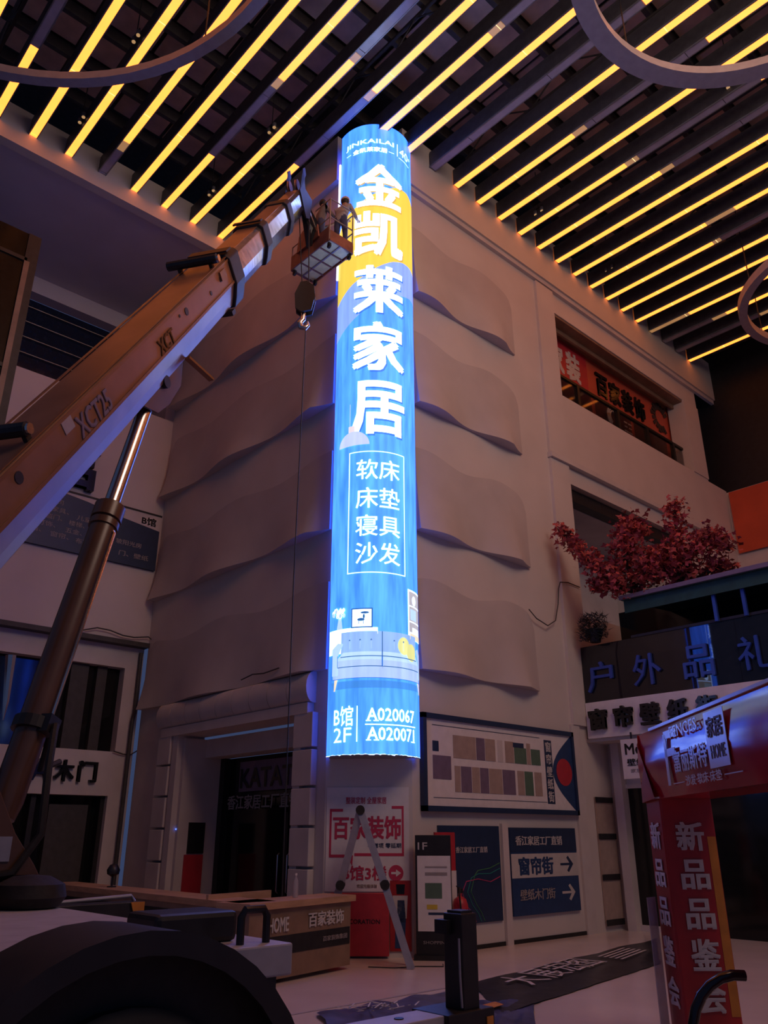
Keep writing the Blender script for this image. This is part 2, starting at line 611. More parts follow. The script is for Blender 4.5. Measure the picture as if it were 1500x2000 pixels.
obj('pane', MB().box((-3, 18.42, 11.2), (X0 + .5, 18.46, 14.2)), NAVYGL, wn)
for k in range(6):
    obj('bar', MB().tube([(-3, 18.36, 11.75 + k * .44), (X0 + .4, 18.36, 11.75 + k * .44)], .012, 6), RAILM, wn)
obj('side_return', MB().box((X0, YL + .5, 11.2), (X0 + .3, 18.4, 14.2)), WALL2, wn)
wn = struct('window_2', None, loc=(6, YL + .4, 3.26))
obj('pane', MB().box((-3, YL + .42, 3.26), (7.75, YL + .46, 5.03)), DKGLASS, wn)
obj('frame', MB().box((6.62, YL + .3, 3.26), (7.0, YL + .42, 5.03)).box((7.2, YL + .32, 3.26), (7.42, YL + .42, 5.03)), CONDUIT, wn)
dr = struct('door_2', None, loc=(6.5, YL + .5, 0))
obj('pane', MB().box((3, YL + .5, 0), (7.71, YL + .55, 2.38)), DKGLASS, dr)
obj('roller_shutter', MB().box((6.6, YL + .36, 0), (7.4, YL + .5, 2.2)), CONDUIT, dr)
obj('frame', MB().box((6.2, YL + .3, 0), (6.3, YL + .5, 2.38)).box((7.62, YL + .3, 0), (7.71, YL + .5, 2.38)), DARK, dr)

# dark glazed lift shaft at the left margin
w = struct('wall_lift_shaft', None, loc=(2.4, 13.6, 0))
obj('pane', MB().box((1.0, 14.07, 0), (3.45, 14.16, 12.66)), SHAFTGL, w)
obj('side_pane', MB().box((3.58, 14.07, 0), (3.64, 16.6, 12.66)), SHAFTGL, w)
obj('corner_post', MB().box((3.40, 14.04, 0), (3.64, 14.2, 12.66)), DARK, w)
obj('corner_strip', MB().box((3.40, 14.025, 0), (3.50, 14.04, 12.0)), OAK_D, w)
for z in (2.4, 4.8, 7.2, 9.6, 12.0):
    obj('transom', MB().box((1.0, 14.04, z), (3.45, 14.1, z + .08)), DARK, w)

# ------------------------------------------------------------------ ceiling
w = struct('ceiling', None, loc=(10, 6, 15))
NX = [(-12 + k) for k in range(27)]
XS = lambda k: 10.54 + .745 * k


def ymax(x):
    if x < X0 - .1:
        return 14.07
    if x < PX:
        return max(Y0, QX + QY - x) - .03
    return Y0 - .16


b = MB().box((-.56, -.41, 0), (.56, .41, .04))
first = None
for i in range(19):
    for j in range(15):
        x, y = .3 + i * 1.20, 13.5 - j * .95
        if y > ymax(x) - .1 or hypot(x, y) < 6.5:
            continue
        if first is None:
            first = obj('roof_panel', b, ROOF, w)
            first.data.transform(__import__('mathutils').Matrix.Translation(-first.data.vertices[0].co + V((-.56, -.41, 0)) * S))
            first.location = V((x, y, 16.75)) * S - origin(w)
        else:
            share(first, 'roof_panel', (x, y, 16.75 + random.uniform(-.02, .02)), w)
obj('roof_sheet', MB().box((-4, -8, 16.85), (40, 20, 16.95)), PURLIN, w)
for j in range(15):
    obj('purlin', MB().box((-2, 13.96 - j * .95, 16.45), (24, 14.06 - j * .95, 16.75)) if j else MB().box((-2, 13.98, 16.45), (8, 14.05, 16.75)), PURLIN, w)
for i in range(8):                                        # lattice trusses along the strips
    x = 2.0 + i * 2.9
    top = ymax(x) - .2
    y = top
    b = MB().bar((x, top, 16.35), (x, -2, 16.35), .06, .06).bar((x, top, 15.75), (x, -2, 15.75), .06, .06)
    up = True
    while y > 0:
        b.bar((x, y, 15.75 if up else 16.35), (x, y - .9, 16.35 if up else 15.75), .025, .025)
        up = not up
        y -= .9
    obj('truss', b, PURLIN, w)

# lit state of each strip: list of (y_from, y_to, state) listed by exception
OFF = {-11: [(10.35, 12.0, 'off'), (10.2, 10.4, 'dim')], -8: [(13.2, 14.1, 'off'), (12.9, 13.2, 'dim')], -6: [(9.75, 12.0, 'off'), (9.5, 9.75, 'dim')],
       -5: [(6.0, 8.1, 'off'), (8.1, 8.3, 'dim')], -4: [(8.75, 11.0, 'off'), (8.5, 8.75, 'dim')], -3: [(4.4, 5.9, 'off'), (5.9, 6.2, 'dim')],
       -1: [(4.0, 9.3, 'off')], 1: [(3.6, 6.2, 'off'), (6.2, 6.5, 'dim')], 2: [(1.0, 2.3, 'off')], 3: [(3.3, 5.9, 'off'), (5.9, 6.2, 'dim')],
       4: [(2.2, 5.5, 'off'), (5.5, 5.8, 'dim')], 7: [(5.2, 5.9, 'dim')], 8: [(3.8, 5.9, 'off'), (5.9, 6.1, 'dim')], 11: [(7.9, 9.3, 'dim')], 12: [(7.6, 9.3, 'off'), (7.2, 7.6, 'dim')], 13: [(6.6, 9.3, 'off'), (6.2, 6.6, 'dim')]}
ORD = ['first', 'second', 'third', 'fourth', 'fifth', 'sixth', 'seventh', 'eighth', 'ninth', 'tenth', 'eleventh', 'twelfth', 'thirteenth', 'fourteenth', 'fifteenth', 'sixteenth', 'seventeenth']
for k in NX:
    x = XS(k)
    y1 = ymax(x)
    y0 = -3.0
    has = ', partly unlit grey' if k in OFF else ', lit'
    if k == -1:
        lab = 'grey unlit ceiling strip with no amber stretch, reaching the right facade near the sign column'
    elif k <= -4:
        lab = 'amber ceiling strip%s, %s counting from the blue sign column towards the left building' % (has, ORD[-4 - k])
    elif k in (-3, -2):
        lab = 'amber ceiling strip%s, ending right behind the top of the sign column%s' % (has, ' on its left' if k == -3 else ' on its right')
    else:
        lab = 'amber ceiling strip%s, meeting the right facade, %s counting away from the sign column' % (has, ORD[k])
    t = thing('ceiling_light_strip', lab, 'ceiling light', (x, (y0 + y1) / 2, 15.0), 'light strips across the hall ceiling')
    hw = .073
    b = MB()
    b.box((x - hw - .012, y0, 15.02), (x - hw, y1, 15.42)).box((x + hw, y0, 15.02), (x + hw + .012, y1, 15.42)).box((x - hw, y0, 15.40), (x + hw, y1, 15.42))
    obj('housing', b, BAFFLE_SIDE, t)
    obj('lip', MB().box((x - hw - .02, y0, 15.0), (x - hw, y1, 15.03)).box((x + hw, y0, 15.0), (x + hw + .02, y1, 15.03)), BAFFLE, t)
    cuts = sorted({y0, y1} | {c for a_, b_, s_ in OFF.get(k, []) for c in (a_, b_) if y0 < c < y1} | {2.0 * q for q in range(-1, 8) if y0 < 2.0 * q < y1})
    for a_, b_ in zip(cuts, cuts[1:]):
        mid = (a_ + b_) / 2
        st = 'on'
        for u0, u1, s_ in OFF.get(k, []):
            if u0 <= mid <= u1:
                st = s_
        o = obj('diffuser', MB().box((x - hw, a_ + .006, 15.006), (x + hw, b_ - .006, 15.03)), {'on': LIT, 'off': UNLIT, 'dim': DIM}[st], t)
        if st == 'off':
            o['label'] = 'unlit grey diffuser'
    b = MB()
    for q in range(-1, 8):
        if y0 < 2.0 * q < y1 - .1 and not any(u0 - .05 < 2.0 * q < u1 + .05 and s_ == 'off' for u0, u1, s_ in OFF.get(k, [])):
            b.box((x - hw, 2.0 * q - .006, 15.003), (x + hw, 2.0 * q + .006, 15.025))
    obj('joint_strip', b, JOINT, t)['kind'] = 'stuff'


def hoop(label, cx, cy, z, ri, ro, h, links=()):
    t = thing('ceiling_ring', label, 'ceiling ring', (cx, cy, z), 'grey rings hung under the ceiling')
    n = 72
    b = MB()
    vs = []
    for q in range(n):
        c_, s_ = cos(2 * pi * q / n), sin(2 * pi * q / n)
        vs += [(cx + ri * c_, cy + ri * s_, z), (cx + ro * c_, cy + ro * s_, z), (cx + ro * c_, cy + ro * s_, z + h), (cx + ri * c_, cy + ri * s_, z + h)]
    fs = []
    for q in range(n):
        a_, c2 = q * 4, ((q + 1) % n) * 4
        for e in range(4):
            fs.append((a_ + e, a_ + (e + 1) % 4, c2 + (e + 1) % 4, c2 + e))
    b.add(vs, fs)
    obj('ring', b, RINGM, t, smooth=True)
    for q in range(6):
        an = 2 * pi * q / 6 + .3
        r = (ri + ro) / 2
        obj('hanger', MB().tube([(cx + r * cos(an), cy + r * sin(an), z + h), (cx + r * cos(an), cy + r * sin(an), 16.4)], .012, 6), DARK, t)
    return t


hoop('large grey ring under the ceiling above the crane boom', -.31, 7.46, 13.5, 4.56, 4.74, .16)
hoop('grey ring under the ceiling right of the sign column top', 8.87, 1.68, 13.5, 2.49, 2.80, .16)
hoop('grey ring under the ceiling beyond the red shop window, cut by the frame edge', 18.6, 3.93, 13.5, 2.30, 2.50, .2)

# small twin spotlights between the strips
SPOT = mat('spot_lens', (.8, .6, .3), .3, emit=(.42, .24, .10))
for i, (px, py, lab) in enumerate(((160, 231, 'small twin spotlight under the large ring, beside the leftmost strips'), (266, 72, 'small twin spotlight seen inside the large ring'),
                                   (531, 251, 'small twin spotlight above the crane boom tip, left of the sign column'), (413, 374, 'small twin spotlight above the boom, close to the left fascia'),
                                   (1190, 525, 'small twin spotlight above the red shop window, left of another'), (1305, 618, 'small twin spotlight above the red shop window, nearest the far pillar'),
                                   (1052, 413, 'small twin spotlight near the right facade above the wavy panels'), (1430, 162, 'small twin spotlight below the right ceiling ring'),
                                   (1468, 545, 'small twin spotlight just beside the far ceiling ring'))):
    p = pl(px, py, 2, 15.2)
    t = thing('twin_spotlight', lab, 'spotlight', (p.x, p.y, 15.2), 'twin spotlights in the ceiling')
    obj('bracket', MB().box((p.x - .012, p.y - .12, 15.28), (p.x + .012, p.y + .12, 15.31)).tube([(p.x, p.y, 15.3), (p.x, p.y, 16.4)], .01, 6), DARK, t)
    for q in (-.09, .09):
        h = obj('lamp_head', MB().lathe((p.x, p.y + q, 15.16), [(.03, 0), (.045, .02), (.045, .1), (.02, .13)], 10), BAFFLE, t, smooth=True)
        obj('lens', MB().lathe((p.x, p.y + q, 15.15), [(.036, 0), (.036, .012)], 10), SPOT, h)

# ------------------------------------------------------------------ backlit column sign
CC, R = V((8.66, 9.72, 0)), .774
FA = atan2(-9.72, -8.66)
ZB, ZH = 2.72, 15.12
sign = thing('column_sign', 'tall backlit blue column lightbox of a furniture shop on the building corner', 'sign', (CC.x, CC.y, ZB))


def onc(u, v, dr=0.0):
    a = FA + u / R
    return V((CC.x + (R + dr) * cos(a), CC.y + (R + dr) * sin(a), v))


U0, U1 = -.81, 1.10
BLUE = sign_mat('backlit_blue', (.056, .285, 2.3), .33)
YELS = sign_mat('backlit_yellow', (.60, .455, .06), .08)
PALEB = sign_mat('backlit_pale_blue', (.18, .31, 1.9), .16)
WHT = sign_mat('backlit_white', (.80, 1.25, 2.6), .05, 1.3)
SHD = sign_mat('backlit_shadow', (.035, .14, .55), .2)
b = MB()
n = 40
vs, fs = [], []
for i in range(n + 1):
    u = U0 + (U1 - U0) * i / n
    for j in range(26):
        vs.append(onc(u, ZB + (ZH - ZB) * j / 25))
for i in range(n):
    for j in range(25):
        fs.append((i * 26 + j, (i + 1) * 26 + j, (i + 1) * 26 + j + 1, i * 26 + j + 1))
b.add(vs, fs)
obj('front_panel', b, BLUE, sign, smooth=True)
arc = [onc(U0 + (U1 - U0) * i / 24, 0, -.004) for i in range(25)]
for zz, nm in ((ZH - .02, 'top_cap'), (ZB + .0, 'bottom_cap')):
    b = MB().prism([(p.x, p.y, zz) for p in arc] + [(9.02, 9.33, zz), (8.2, 10.15, zz)], (0, 0, .02))
    obj(nm, b, ALU, sign)
e = onc(U0, 0)
wv = V((.71, .71, 0))
obj('side_panel', MB().prism([(e.x, e.y, ZB), (e.x + .17, e.y + .17, ZB), (e.x + .17, e.y + .17, ZH), (e.x, e.y, ZH)], (-.008, .008, 0)), ALU, sign)
e2 = onc(U1, 0)
obj('side_panel', MB().prism([(e2.x, e2.y, ZB), (9.15, 9.22, ZB), (9.15, 9.22, ZH), (e2.x, e2.y, ZH)], (.008, .0, 0)), ALU, sign)
LEAK = mat('led_edge_glow', (.8, .8, .9), .4, emit=(1.7, 1.7, 2.2), var=.05)
b = MB()
for z0, z1 in ((12.55, 14.4), (11.5, 11.9)):
    b.box((e.x - .035, e.y + .0, z0), (e.x - .008, e.y + .03, z1))
obj('edge_light', b, LEAK, sign)['label'] = 'white light leaking along the left edge'
obj('torn_hem', MB().add([onc(U0 + (U1 - U0) * i / 60, ZB + (0 if k else random.uniform(-.016, .010)), .003) for i in range(61) for k in (0, 1)], [(i * 2, i * 2 + 2, i * 2 + 3, i * 2 + 1) for i in range(60)]), WHT, sign)


def wrap(name, shapes, layer, parent=None, step=.0):
    """flat print: polygons or text meshes in (u, v), laid on the curved fabric; shapes = [(verts, faces, material)]"""
    mb = MB()
    for k_, (vs, fs, m) in enumerate(shapes):
        bm = bmesh.new()
        bv = [bm.verts.new((x, y, 0)) for x, y in vs]
        for f in fs:
            try:
                bm.faces.new([bv[i] for i in f])
            except ValueError:
                pass
        bmesh.ops.triangulate(bm, faces=bm.faces[:])
        xs = [p[0] for p in vs]
        x = math.floor(min(xs) / .08) * .08
        while x < max(xs):
            bmesh.ops.bisect_plane(bm, geom=bm.verts[:] + bm.edges[:] + bm.faces[:], plane_co=(x, 0, 0), plane_no=(1, 0, 0))
            x += .08
        bm.verts.index_update()
        mb.add([onc(min(max(v.co.x, U0), U1), v.co.y, layer + step * k_) for v in bm.verts], [tuple(v.index for v in f.verts) for f in bm.faces], m)
        bm.free()
    o = obj(name, mb, None, parent or sign)
    # outward normals
    return o


def poly(pts, m):
    return (pts, [tuple(range(len(pts)))], m)


def rect(x0, y0, x1, y1, m):
    return poly([(x0, y0), (x1, y0), (x1, y1), (x0, y1)], m)


def txt(s, x, y, w, h, m, bold=0.01):
    vs, fs = fit(s, w, h, bold)
    return ([(x + a, y + c) for a, c in vs], fs, m)


def ell(cx, cy, rx, ry, m, a0=0, a1=2 * pi, n=20):
    return poly([(cx + rx * cos(a0 + (a1 - a0) * i / n), cy + ry * sin(a0 + (a1 - a0) * i / n)) for i in range(n + (0 if a1 - a0 > 6.2 else 1))], m)


up_e = [(-.81, 12.62), (-.66, 12.85), (-.42, 12.98), (-.10, 13.22), (.2, 13.42), (.49, 13.59), (.8, 13.64), (1.10, 13.55)]
lo_e = [(-.81, 10.86), (-.45, 11.16), (-.19, 11.32), (.10, 11.54), (.35, 11.70), (.6, 11.80), (.85, 11.83), (1.10, 11.80)]
lb_e = [(-.81, 10.05), (-.38, 10.39), (-.09, 10.61), (.30, 10.89), (.6, 11.02), (.85, 11.10), (1.10, 11.12)]


def band(a, b_, m):
    out = []
    for i in range(24):
        def at(e_, u):
            for p, q in zip(e_, e_[1:]):
                if p[0] <= u <= q[0] + 1e-6:
                    return p[1] + (q[1] - p[1]) * (u - p[0]) / (q[0] - p[0])
            return e_[-1][1]
        ua, ub = U0 + (U1 - U0) * i / 24, U0 + (U1 - U0) * (i + 1) / 24
        out.append(poly([(ua, at(b_, ua)), (ub, at(b_, ub)), (ub, at(a, ub)), (ua, at(a, ua))], m))
    return out


wrap('pale_swoosh', band(lo_e, lb_e, PALEB), .002)
wrap('yellow_swoosh', band(up_e, lo_e, YELS), .003)
for ch, z0, z1 in (('金', 13.0, 14.05), ('凯', 11.80, 12.86), ('莱', 10.50, 11.56), ('家', 9.27, 10.30), ('居', 8.0, 9.06)):
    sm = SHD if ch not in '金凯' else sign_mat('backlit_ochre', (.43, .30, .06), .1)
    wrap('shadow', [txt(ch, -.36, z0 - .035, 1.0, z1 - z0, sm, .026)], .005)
    wrap('letter', [txt(ch, -.385, z0, 1.0, z1 - z0, WHT, .030)], .008)
wrap('lettering', [txt('JINKAILAI', -.635, 14.57, 1.05, .15, WHT, .02), txt('金凯莱家居', -.45, 14.38, .72, .125, WHT, .02), rect(-.62, 14.43, -.50, 14.44, WHT), rect(.30, 14.43, .42, 14.44, WHT),
                   rect(.495, 14.42, .51, 14.74, WHT), txt('40', .56, 14.49, .28, .2, WHT, .005), txt('°', .87, 14.6, .06, .06, WHT), rect(.54, 14.40, .88, 14.41, WHT)], .006)
fr = .014
wrap('text_frame', [rect(-.41, 7.66, .60, 7.66 + fr, WHT), rect(-.41, 5.51, .60, 5.51 + fr, WHT), rect(-.41, 5.51, -.41 + fr, 7.66, WHT), rect(.60 - fr, 5.51, .60, 7.67, WHT)], .006)
for s, z in (('软床', 7.15), ('床垫', 6.63), ('寝具', 6.14), ('沙发', 5.66)):
    wrap('lettering', [txt(s, -.275, z, .765, .37, WHT, .008)], .006)
LAMPG = sign_mat('backlit_lamp_grey', (.38, .46, .68), .1)
wrap('pendant_lamp_print', [rect(-.41, 8.18, -.40, 8.62, LAMPG), rect(-.43, 8.06, -.31, 8.18, sign_mat('backlit_brass', (.55, .50, .55), .1)), ell(-.34, 7.80, .29, .27, LAMPG, 0, pi)], .012, None, .0006)
SOFA = sign_mat('backlit_sofa', (.30, .43, .72), .12)
SOFB = sign_mat('backlit_sofa_back', (.20, .35, .68), .14)
SOFL = sign_mat('backlit_sofa_light', (.35, .52, .80), .08)
LINEC = sign_mat('backlit_line', (.02, .09, .25), .1)
CUSH = sign_mat('backlit_cushion', (.55, .57, .23), .1)
WOODC = sign_mat('backlit_wood', (.66, .56, .42), .1)
DKB = sign_mat('backlit_floor_shade', (.04, .20, .60), .15)
sh = [poly([(-.72, 3.80), (1.05, 3.80), (1.0, 3.70), (-.66, 3.68)], DKB),
      rect(-.78, 4.23, -.50, 4.62, WHT), rect(-.78, 4.52, .10, 4.62, WHT),
      rect(-.50, 4.18, .165, 4.56, SOFB), rect(.175, 4.18, .86, 4.56, SOFB), rect(.163, 3.98, .177, 4.56, LINEC),
      poly([(-.66, 3.84), (1.0, 3.84), (1.02, 4.02), (-.68, 4.02)], SOFA),
      poly([(-.56, 4.02), (.16, 4.02), (.16, 4.24), (-.46, 4.24), (-.56, 4.16)], SOFL), poly([(.18, 4.02), (.97, 4.02), (.95, 4.14), (.86, 4.24), (.18, 4.24)], SOFL),
      rect(-.56, 4.02, .16, 4.12, SOFA), rect(.18, 4.02, .97, 4.11, SOFA), rect(-.57, 4.01, .98, 4.022, LINEC),
      poly([(-.68, 3.9), (-.56, 3.9), (-.56, 4.18), (-.46, 4.38), (-.56, 4.40), (-.68, 4.32)], SOFL), poly([(1.03, 3.9), (.95, 3.9), (.95, 4.14), (.86, 4.34), (.94, 4.38), (1.03, 4.3)], SOFA),
      ell(.55, 4.36, .12, .14, CUSH), ell(.72, 4.28, .12, .14, CUSH),
      poly([(-.62, 3.84), (-.55, 3.84), (-.60, 3.66), (-.63, 3.66)], WOODC), poly([(.90, 3.84), (.97, 3.84), (1.0, 3.66), (.97, 3.66)], WOODC)]
sh += [rect(-.69, 3.84, -.68, 4.32, LINEC), rect(-.565, 4.02, -.555, 4.2, LINEC), rect(-.68, 3.832, 1.0, 3.842, SHD), rect(-.50, 4.165, .86, 4.178, LINEC)]
for u in (-.34, -.17, 0, .36, .53):
    sh.append(ell(u, 4.42, .013, .014, LINEC))
    sh.append(rect(u - .003, 4.28, u + .003, 4.42, SOFA))
wrap('sofa_print', sh, .006, None, .0006)
sh = [poly([(-.60, 4.62), (-.48, 4.62), (-.51, 4.82), (-.56, 4.82)], SOFL)]
for i in range(26):
    a, r = pi * random.uniform(.08, .92), random.uniform(.02, .17)
    sh.append(ell(-.535 + r * cos(a), 4.81 + r * sin(a), .028, .036, (WHT, SOFL, WHT)[i % 3], n=8))
    if i % 4 == 0:
        sh.append(ell(-.535 + r * .8 * cos(a), 4.80 + r * .8 * sin(a), .008, .01, LINEC, n=6))
sh += [rect(-.315, 4.61, .02, 4.925, LINEC), rect(-.295, 4.63, .0, 4.905, WHT), ell(-.16, 4.74, .06, .025, LINEC, n=10), ell(-.115, 4.79, .018, .04, LINEC, n=8),
       rect(-.20, 4.67, -.19, 4.74, LINEC), rect(-.125, 4.67, -.115, 4.74, LINEC), ell(-.10, 4.85, .07, .02, LINEC, n=8)]
wrap('picture_print', sh, .008, None, .0006)
SHGY = sign_mat('backlit_shelf_grey', (.33, .33, .38), .15)
wrap('bookshelf_print', [rect(.66, 4.50, 1.09, 5.32, WHT), rect(.69, 5.06, 1.09, 5.29, SHGY), rect(.69, 4.80, 1.09, 5.04, SHGY), rect(.69, 4.62, 1.09, 4.78, SHGY), rect(.72, 4.82, .92, 5.0, SOFL),
                         ell(.84, 5.15, .06, .08, WHT), rect(.78, 4.62, 1.05, 4.70, WHT), rect(.70, 4.50, 1.09, 4.60, WOODC)], .004, None, .0006)
wrap('lettering', [txt('B馆', -.62, 3.13, .35, .30, WHT, .01), txt('2F', -.615, 2.90, .32, .21, WHT, .0), rect(-.215, 2.90, -.20, 3.42, WHT),
                   txt('A020067', -.06, 3.20, .85, .19, WHT, .022), rect(-.085, 3.14, .82, 3.155, WHT), rect(-.075, 3.195, .0, 3.21, WHT), rect(.04, 3.195, .12, 3.21, WHT), rect(-.07, 2.915, .005, 2.93, WHT), rect(.045, 2.915, .125, 2.93, WHT), rect(.70, 2.915, .80, 2.93, WHT), txt('A020071', -.055, 2.92, .84, .19, WHT, .022)], .006)

# ------------------------------------------------------------------ upper shop window on the right facade
wn = struct('window_3', None, loc=(17, Y0 + .5, 11.2))
obj('ceiling_panel', MB().box((14.09, Y0 + .4, 13.5), (21.3, 10.6, 13.6)), WALL2, wn)
obj('floor_slab', MB().box((14.09, Y0 + .4, 11.0), (21.3, 10.6, 11.2)), WALL2, wn)
obj('side_return', MB().box((13.9, Y0 + .4, 11.2), (14.09, 10.6, 13.6)), WALL2, wn)
obj('side_return', MB().box((21.3, Y0 + .4, 11.2), (21.4, 10.6, 13.6)), REDSHOP, wn)
shop = thing('red_shopfront', 'orange red shopfront board with black characters behind the upper right window', 'shopfront', (17.7, 9.85, 11.2))
obj('board', MB().box((16.32, 9.82, 11.2), (21.28, 9.9, 13.5)), REDSHOP, shop)
obj('board', MB().box((14.1, 9.80, 11.2), (16.30, 9.9, 13.5)), RED, shop)
letters('百家装饰', shop, BLKLET, (16.68, 9.82, 12.46), XR, ZU, .54, .68, .63, .05, .03)
letters('家装', shop, PALELET, (14.62, 9.80, 12.40), XR, ZU, .62, .85, .72, .01, .04)
mx, mz = 20.02, 12.98                                   # round dark emblem of swept blades
b = MB()
for i in range(14):
    a = .3 + i * .36
    r0, r1 = .26, .46 + .05 * (i % 2)
    b.prism([(mx + r0 * cos(a), 9.81, mz + r0 * sin(a)), (mx + r1 * cos(a + .12), 9.81, mz + r1 * sin(a + .12)), (mx + r1 * cos(a + .36), 9.81, mz + r1 * sin(a + .36)), (mx + r0 * cos(a + .3), 9.81, mz + r0 * sin(a + .3))], (0, -.02, 0))
obj('emblem', b, BARK, shop)['kind'] = 'stuff'
for i, x in enumerate((14.6, 16.5, 18.4)):
    obj('pane', MB().box((x, 9.76, 11.2), (x + 1.7, 9.79, 12.3)), GLASSP, shop)
lg = MB()
for k in range(3):
    lg.tube([(17.3 + .30 * cos(a / 6) * (1 - .2 * k), 9.74, 11.95 + .32 * sin(a / 6) * (1 - .2 * k)) for a in range(6, 26)], .025, 6)
obj('curl_emblem', lg, WHITE, shop)
line('三三', shop, WHITE, (17.8, 9.75, 11.75), XR, ZU, .4, .3)
obj('dark_soffit_strip', MB().box((14.1, Y0 + .03, 13.46), (21.28, 9.82, 13.52)).box((14.1, Y0 + .3, 13.34), (21.28, Y0 + .36, 13.46)), OAK_D, wn)  # dark brown strips added to darken the underside of the opening
rl = thing('glass_railing', 'glass railing with dark posts along the upper right window sill', 'railing', (17.7, 9.5, 11.2))
for i, (xa, xb) in enumerate(((14.12, 15.2), (15.28, 17.0), (17.08, 18.45), (18.55, 19.85), (19.95, 21.15))):
    obj('pane', MB().box((xa + .05, 9.49, 11.22), (xb - .02, 9.51, 11.95)), GLASSP, rl)
for x in (15.24, 17.04, 18.5, 19.9, 21.2):
    obj('post', MB().box((x - .05, 9.45, 11.2), (x + .05, 9.55, 12.0)), BLACK, rl)
obj('handrail', MB().box((14.1, 9.46, 11.95), (21.25, 9.54, 12.02)), BLACK, rl)
# lower opening behind the tree
wn = struct('window_4', None, loc=(16.5, Y0 + .4, 5.9))
obj('back_panel', MB().box((14.09, 11.2, 5.9), (19.0, 11.3, 8.92)), WALL2, wn)
obj('ceiling_panel', MB().box((14.09, Y0 + .4, 8.6), (19.0, 11.2, 8.92)), WALL2, wn)
obj('roller_box', MB().box((14.12, Y0 + .14, 8.62), (19.0, Y0 + .42, 8.9)), DARK, wn)
obj('side_return', MB().box((18.9, Y0 + .4, 5.9), (19.0, 11.2, 8.6)), WALL2, wn)

# far end of the hall beyond the last pillar
struct('wall_far', MB().box((22.4, -8, 0), (22.9, Y0 + .5, 11.1)), WALL2)
b = MB().box((22.4, -8, 11.1), (22.9, Y0 + .5, 17.0))
struct('wall_far_void', b, BLACK)  # black sheet put in for the unlit void above the far wall
ban = obj('hanging_banner', MB().box((22.3, 4.0, 9.15), (22.34, 9.15, 11.05)), REDBAN)
tag(ban, 'plain orange red banner hung on the far wall above the maple tree', 'banner')

# ------------------------------------------------------------------ shop block on the right (front plane X = 13.9)
XF = 13.9
w = struct('wall_right_2', None, loc=(14.6, 6, 0))
obj('wall_panel', MB().box((14.6, 7.75, 0), (14.8, 8.28, 3.36)), WALL2, w)
obj('shop_interior_dark', MB().box((14.66, 1.0, 0), (14.8, 7.75, 3.36)), DKGLASS, w)  # dark sheet put in for the unlit shop interior
obj('mullion', MB().box((14.6, 5.9, 0), (14.68, 5.98, 3.3)), DARK, w)
obj('mullion', MB().box((14.6, 4.0, 0), (14.68, 4.08, 3.3)), DARK, w)
obj('wall_panel', MB().box((14.6, 9.05, 0), (14.8, Y0, 3.36)), WALL2, w)
obj('wall_panel', MB().box((14.6, 8.28, 2.5), (14.8, 9.05, 3.36)), WALL2, w)
obj('soffit', MB().box((XF, 2.0, 3.30), (14.8, Y0, 3.36)), WALL2, w)
obj('pier', MB().box((14.42, 8.9, 0), (14.62, 9.08, 3.3)), WALL2, w)
dr = struct('door_3', None, loc=(14.6, 8.66, 0))
obj('leaf', MB().box((14.62, 8.32, .1), (14.68, 9.0, 2.46)), DKGLASS, dr)
obj('frame', MB().box((14.55, 8.24, 0), (14.62, 8.32, 2.54)).box((14.55, 9.0, 0), (14.62, 9.07, 2.54)).box((14.55, 8.24, 2.46), (14.62, 9.07, 2.54)).box((14.55, 8.3, 0), (14.66, 9.03, .1)), WALL2, dr)
nb = thing('notice_column', 'narrow pale notice column with three dark rails beside the dark passage door', 'noticeboard', (14.2, Y0 - .03, 0))
obj('panel', MB().box((13.95, Y0 - .05, .1), (14.5, Y0 - .01, 2.3)), TAN, nb)
for z in (.1, .85, 1.55, 2.2):
    obj('rail', MB().box((13.93, Y0 - .07, z), (14.5, Y0 - .05, z + .1)), DARK, nb)
sb = thing('white_sign_band', 'white shop sign band with five bold black raised characters below the dark board', 'sign', (XF, 6, 3.36))
obj('board', MB().box((XF - .06, 2.0, 3.36), (XF, Y0 - .08, 4.04)), WHITE, sb)
letters('窗帘壁纸街', sb, BLKLET, (XF - .07, 9.08, 3.50), YN, ZU, .40, .40, .555, .07, .035)
db = thing('dark_sign_board', 'glossy dark board with large blue characters above the white sign band', 'sign', (XF, 6, 4.04))
obj('board', MB().box((XF - .04, 2.0, 4.04), (XF, Y0 - .08, 5.15)), GLBOARD, db)
letters('户外品礼', db, BLUELET, (XF - .05, 9.05, 4.22), YN, ZU, .58, .58, 1.02, .05, .01)
ms = thing('small_shop_sign', 'small white sign reading Me hung under the white sign band by the red gate', 'sign', (XF - .1, 8.1, 2.58))
obj('board', MB().box((XF - .12, 7.5, 2.58), (XF - .08, 8.44, 3.28)), WHITE, ms)
for y_ in (7.7, 8.2):
    obj('hanger', MB().box((XF - .11, y_, 3.28), (XF - .09, y_ + .03, 3.40)), DARK, ms)
line('Mé', ms, BLKLET, (XF - .121, 8.36, 3.0), YN, ZU, .34, .2, .03)
line('壁纸布', ms, BLKLET, (XF - .121, 8.34, 2.8), YN, ZU, .55, .13, .02)
line('家居体验馆', ms, DIMLET, (XF - .121, 8.28, 2.68), YN, ZU, .55, .07, .01)
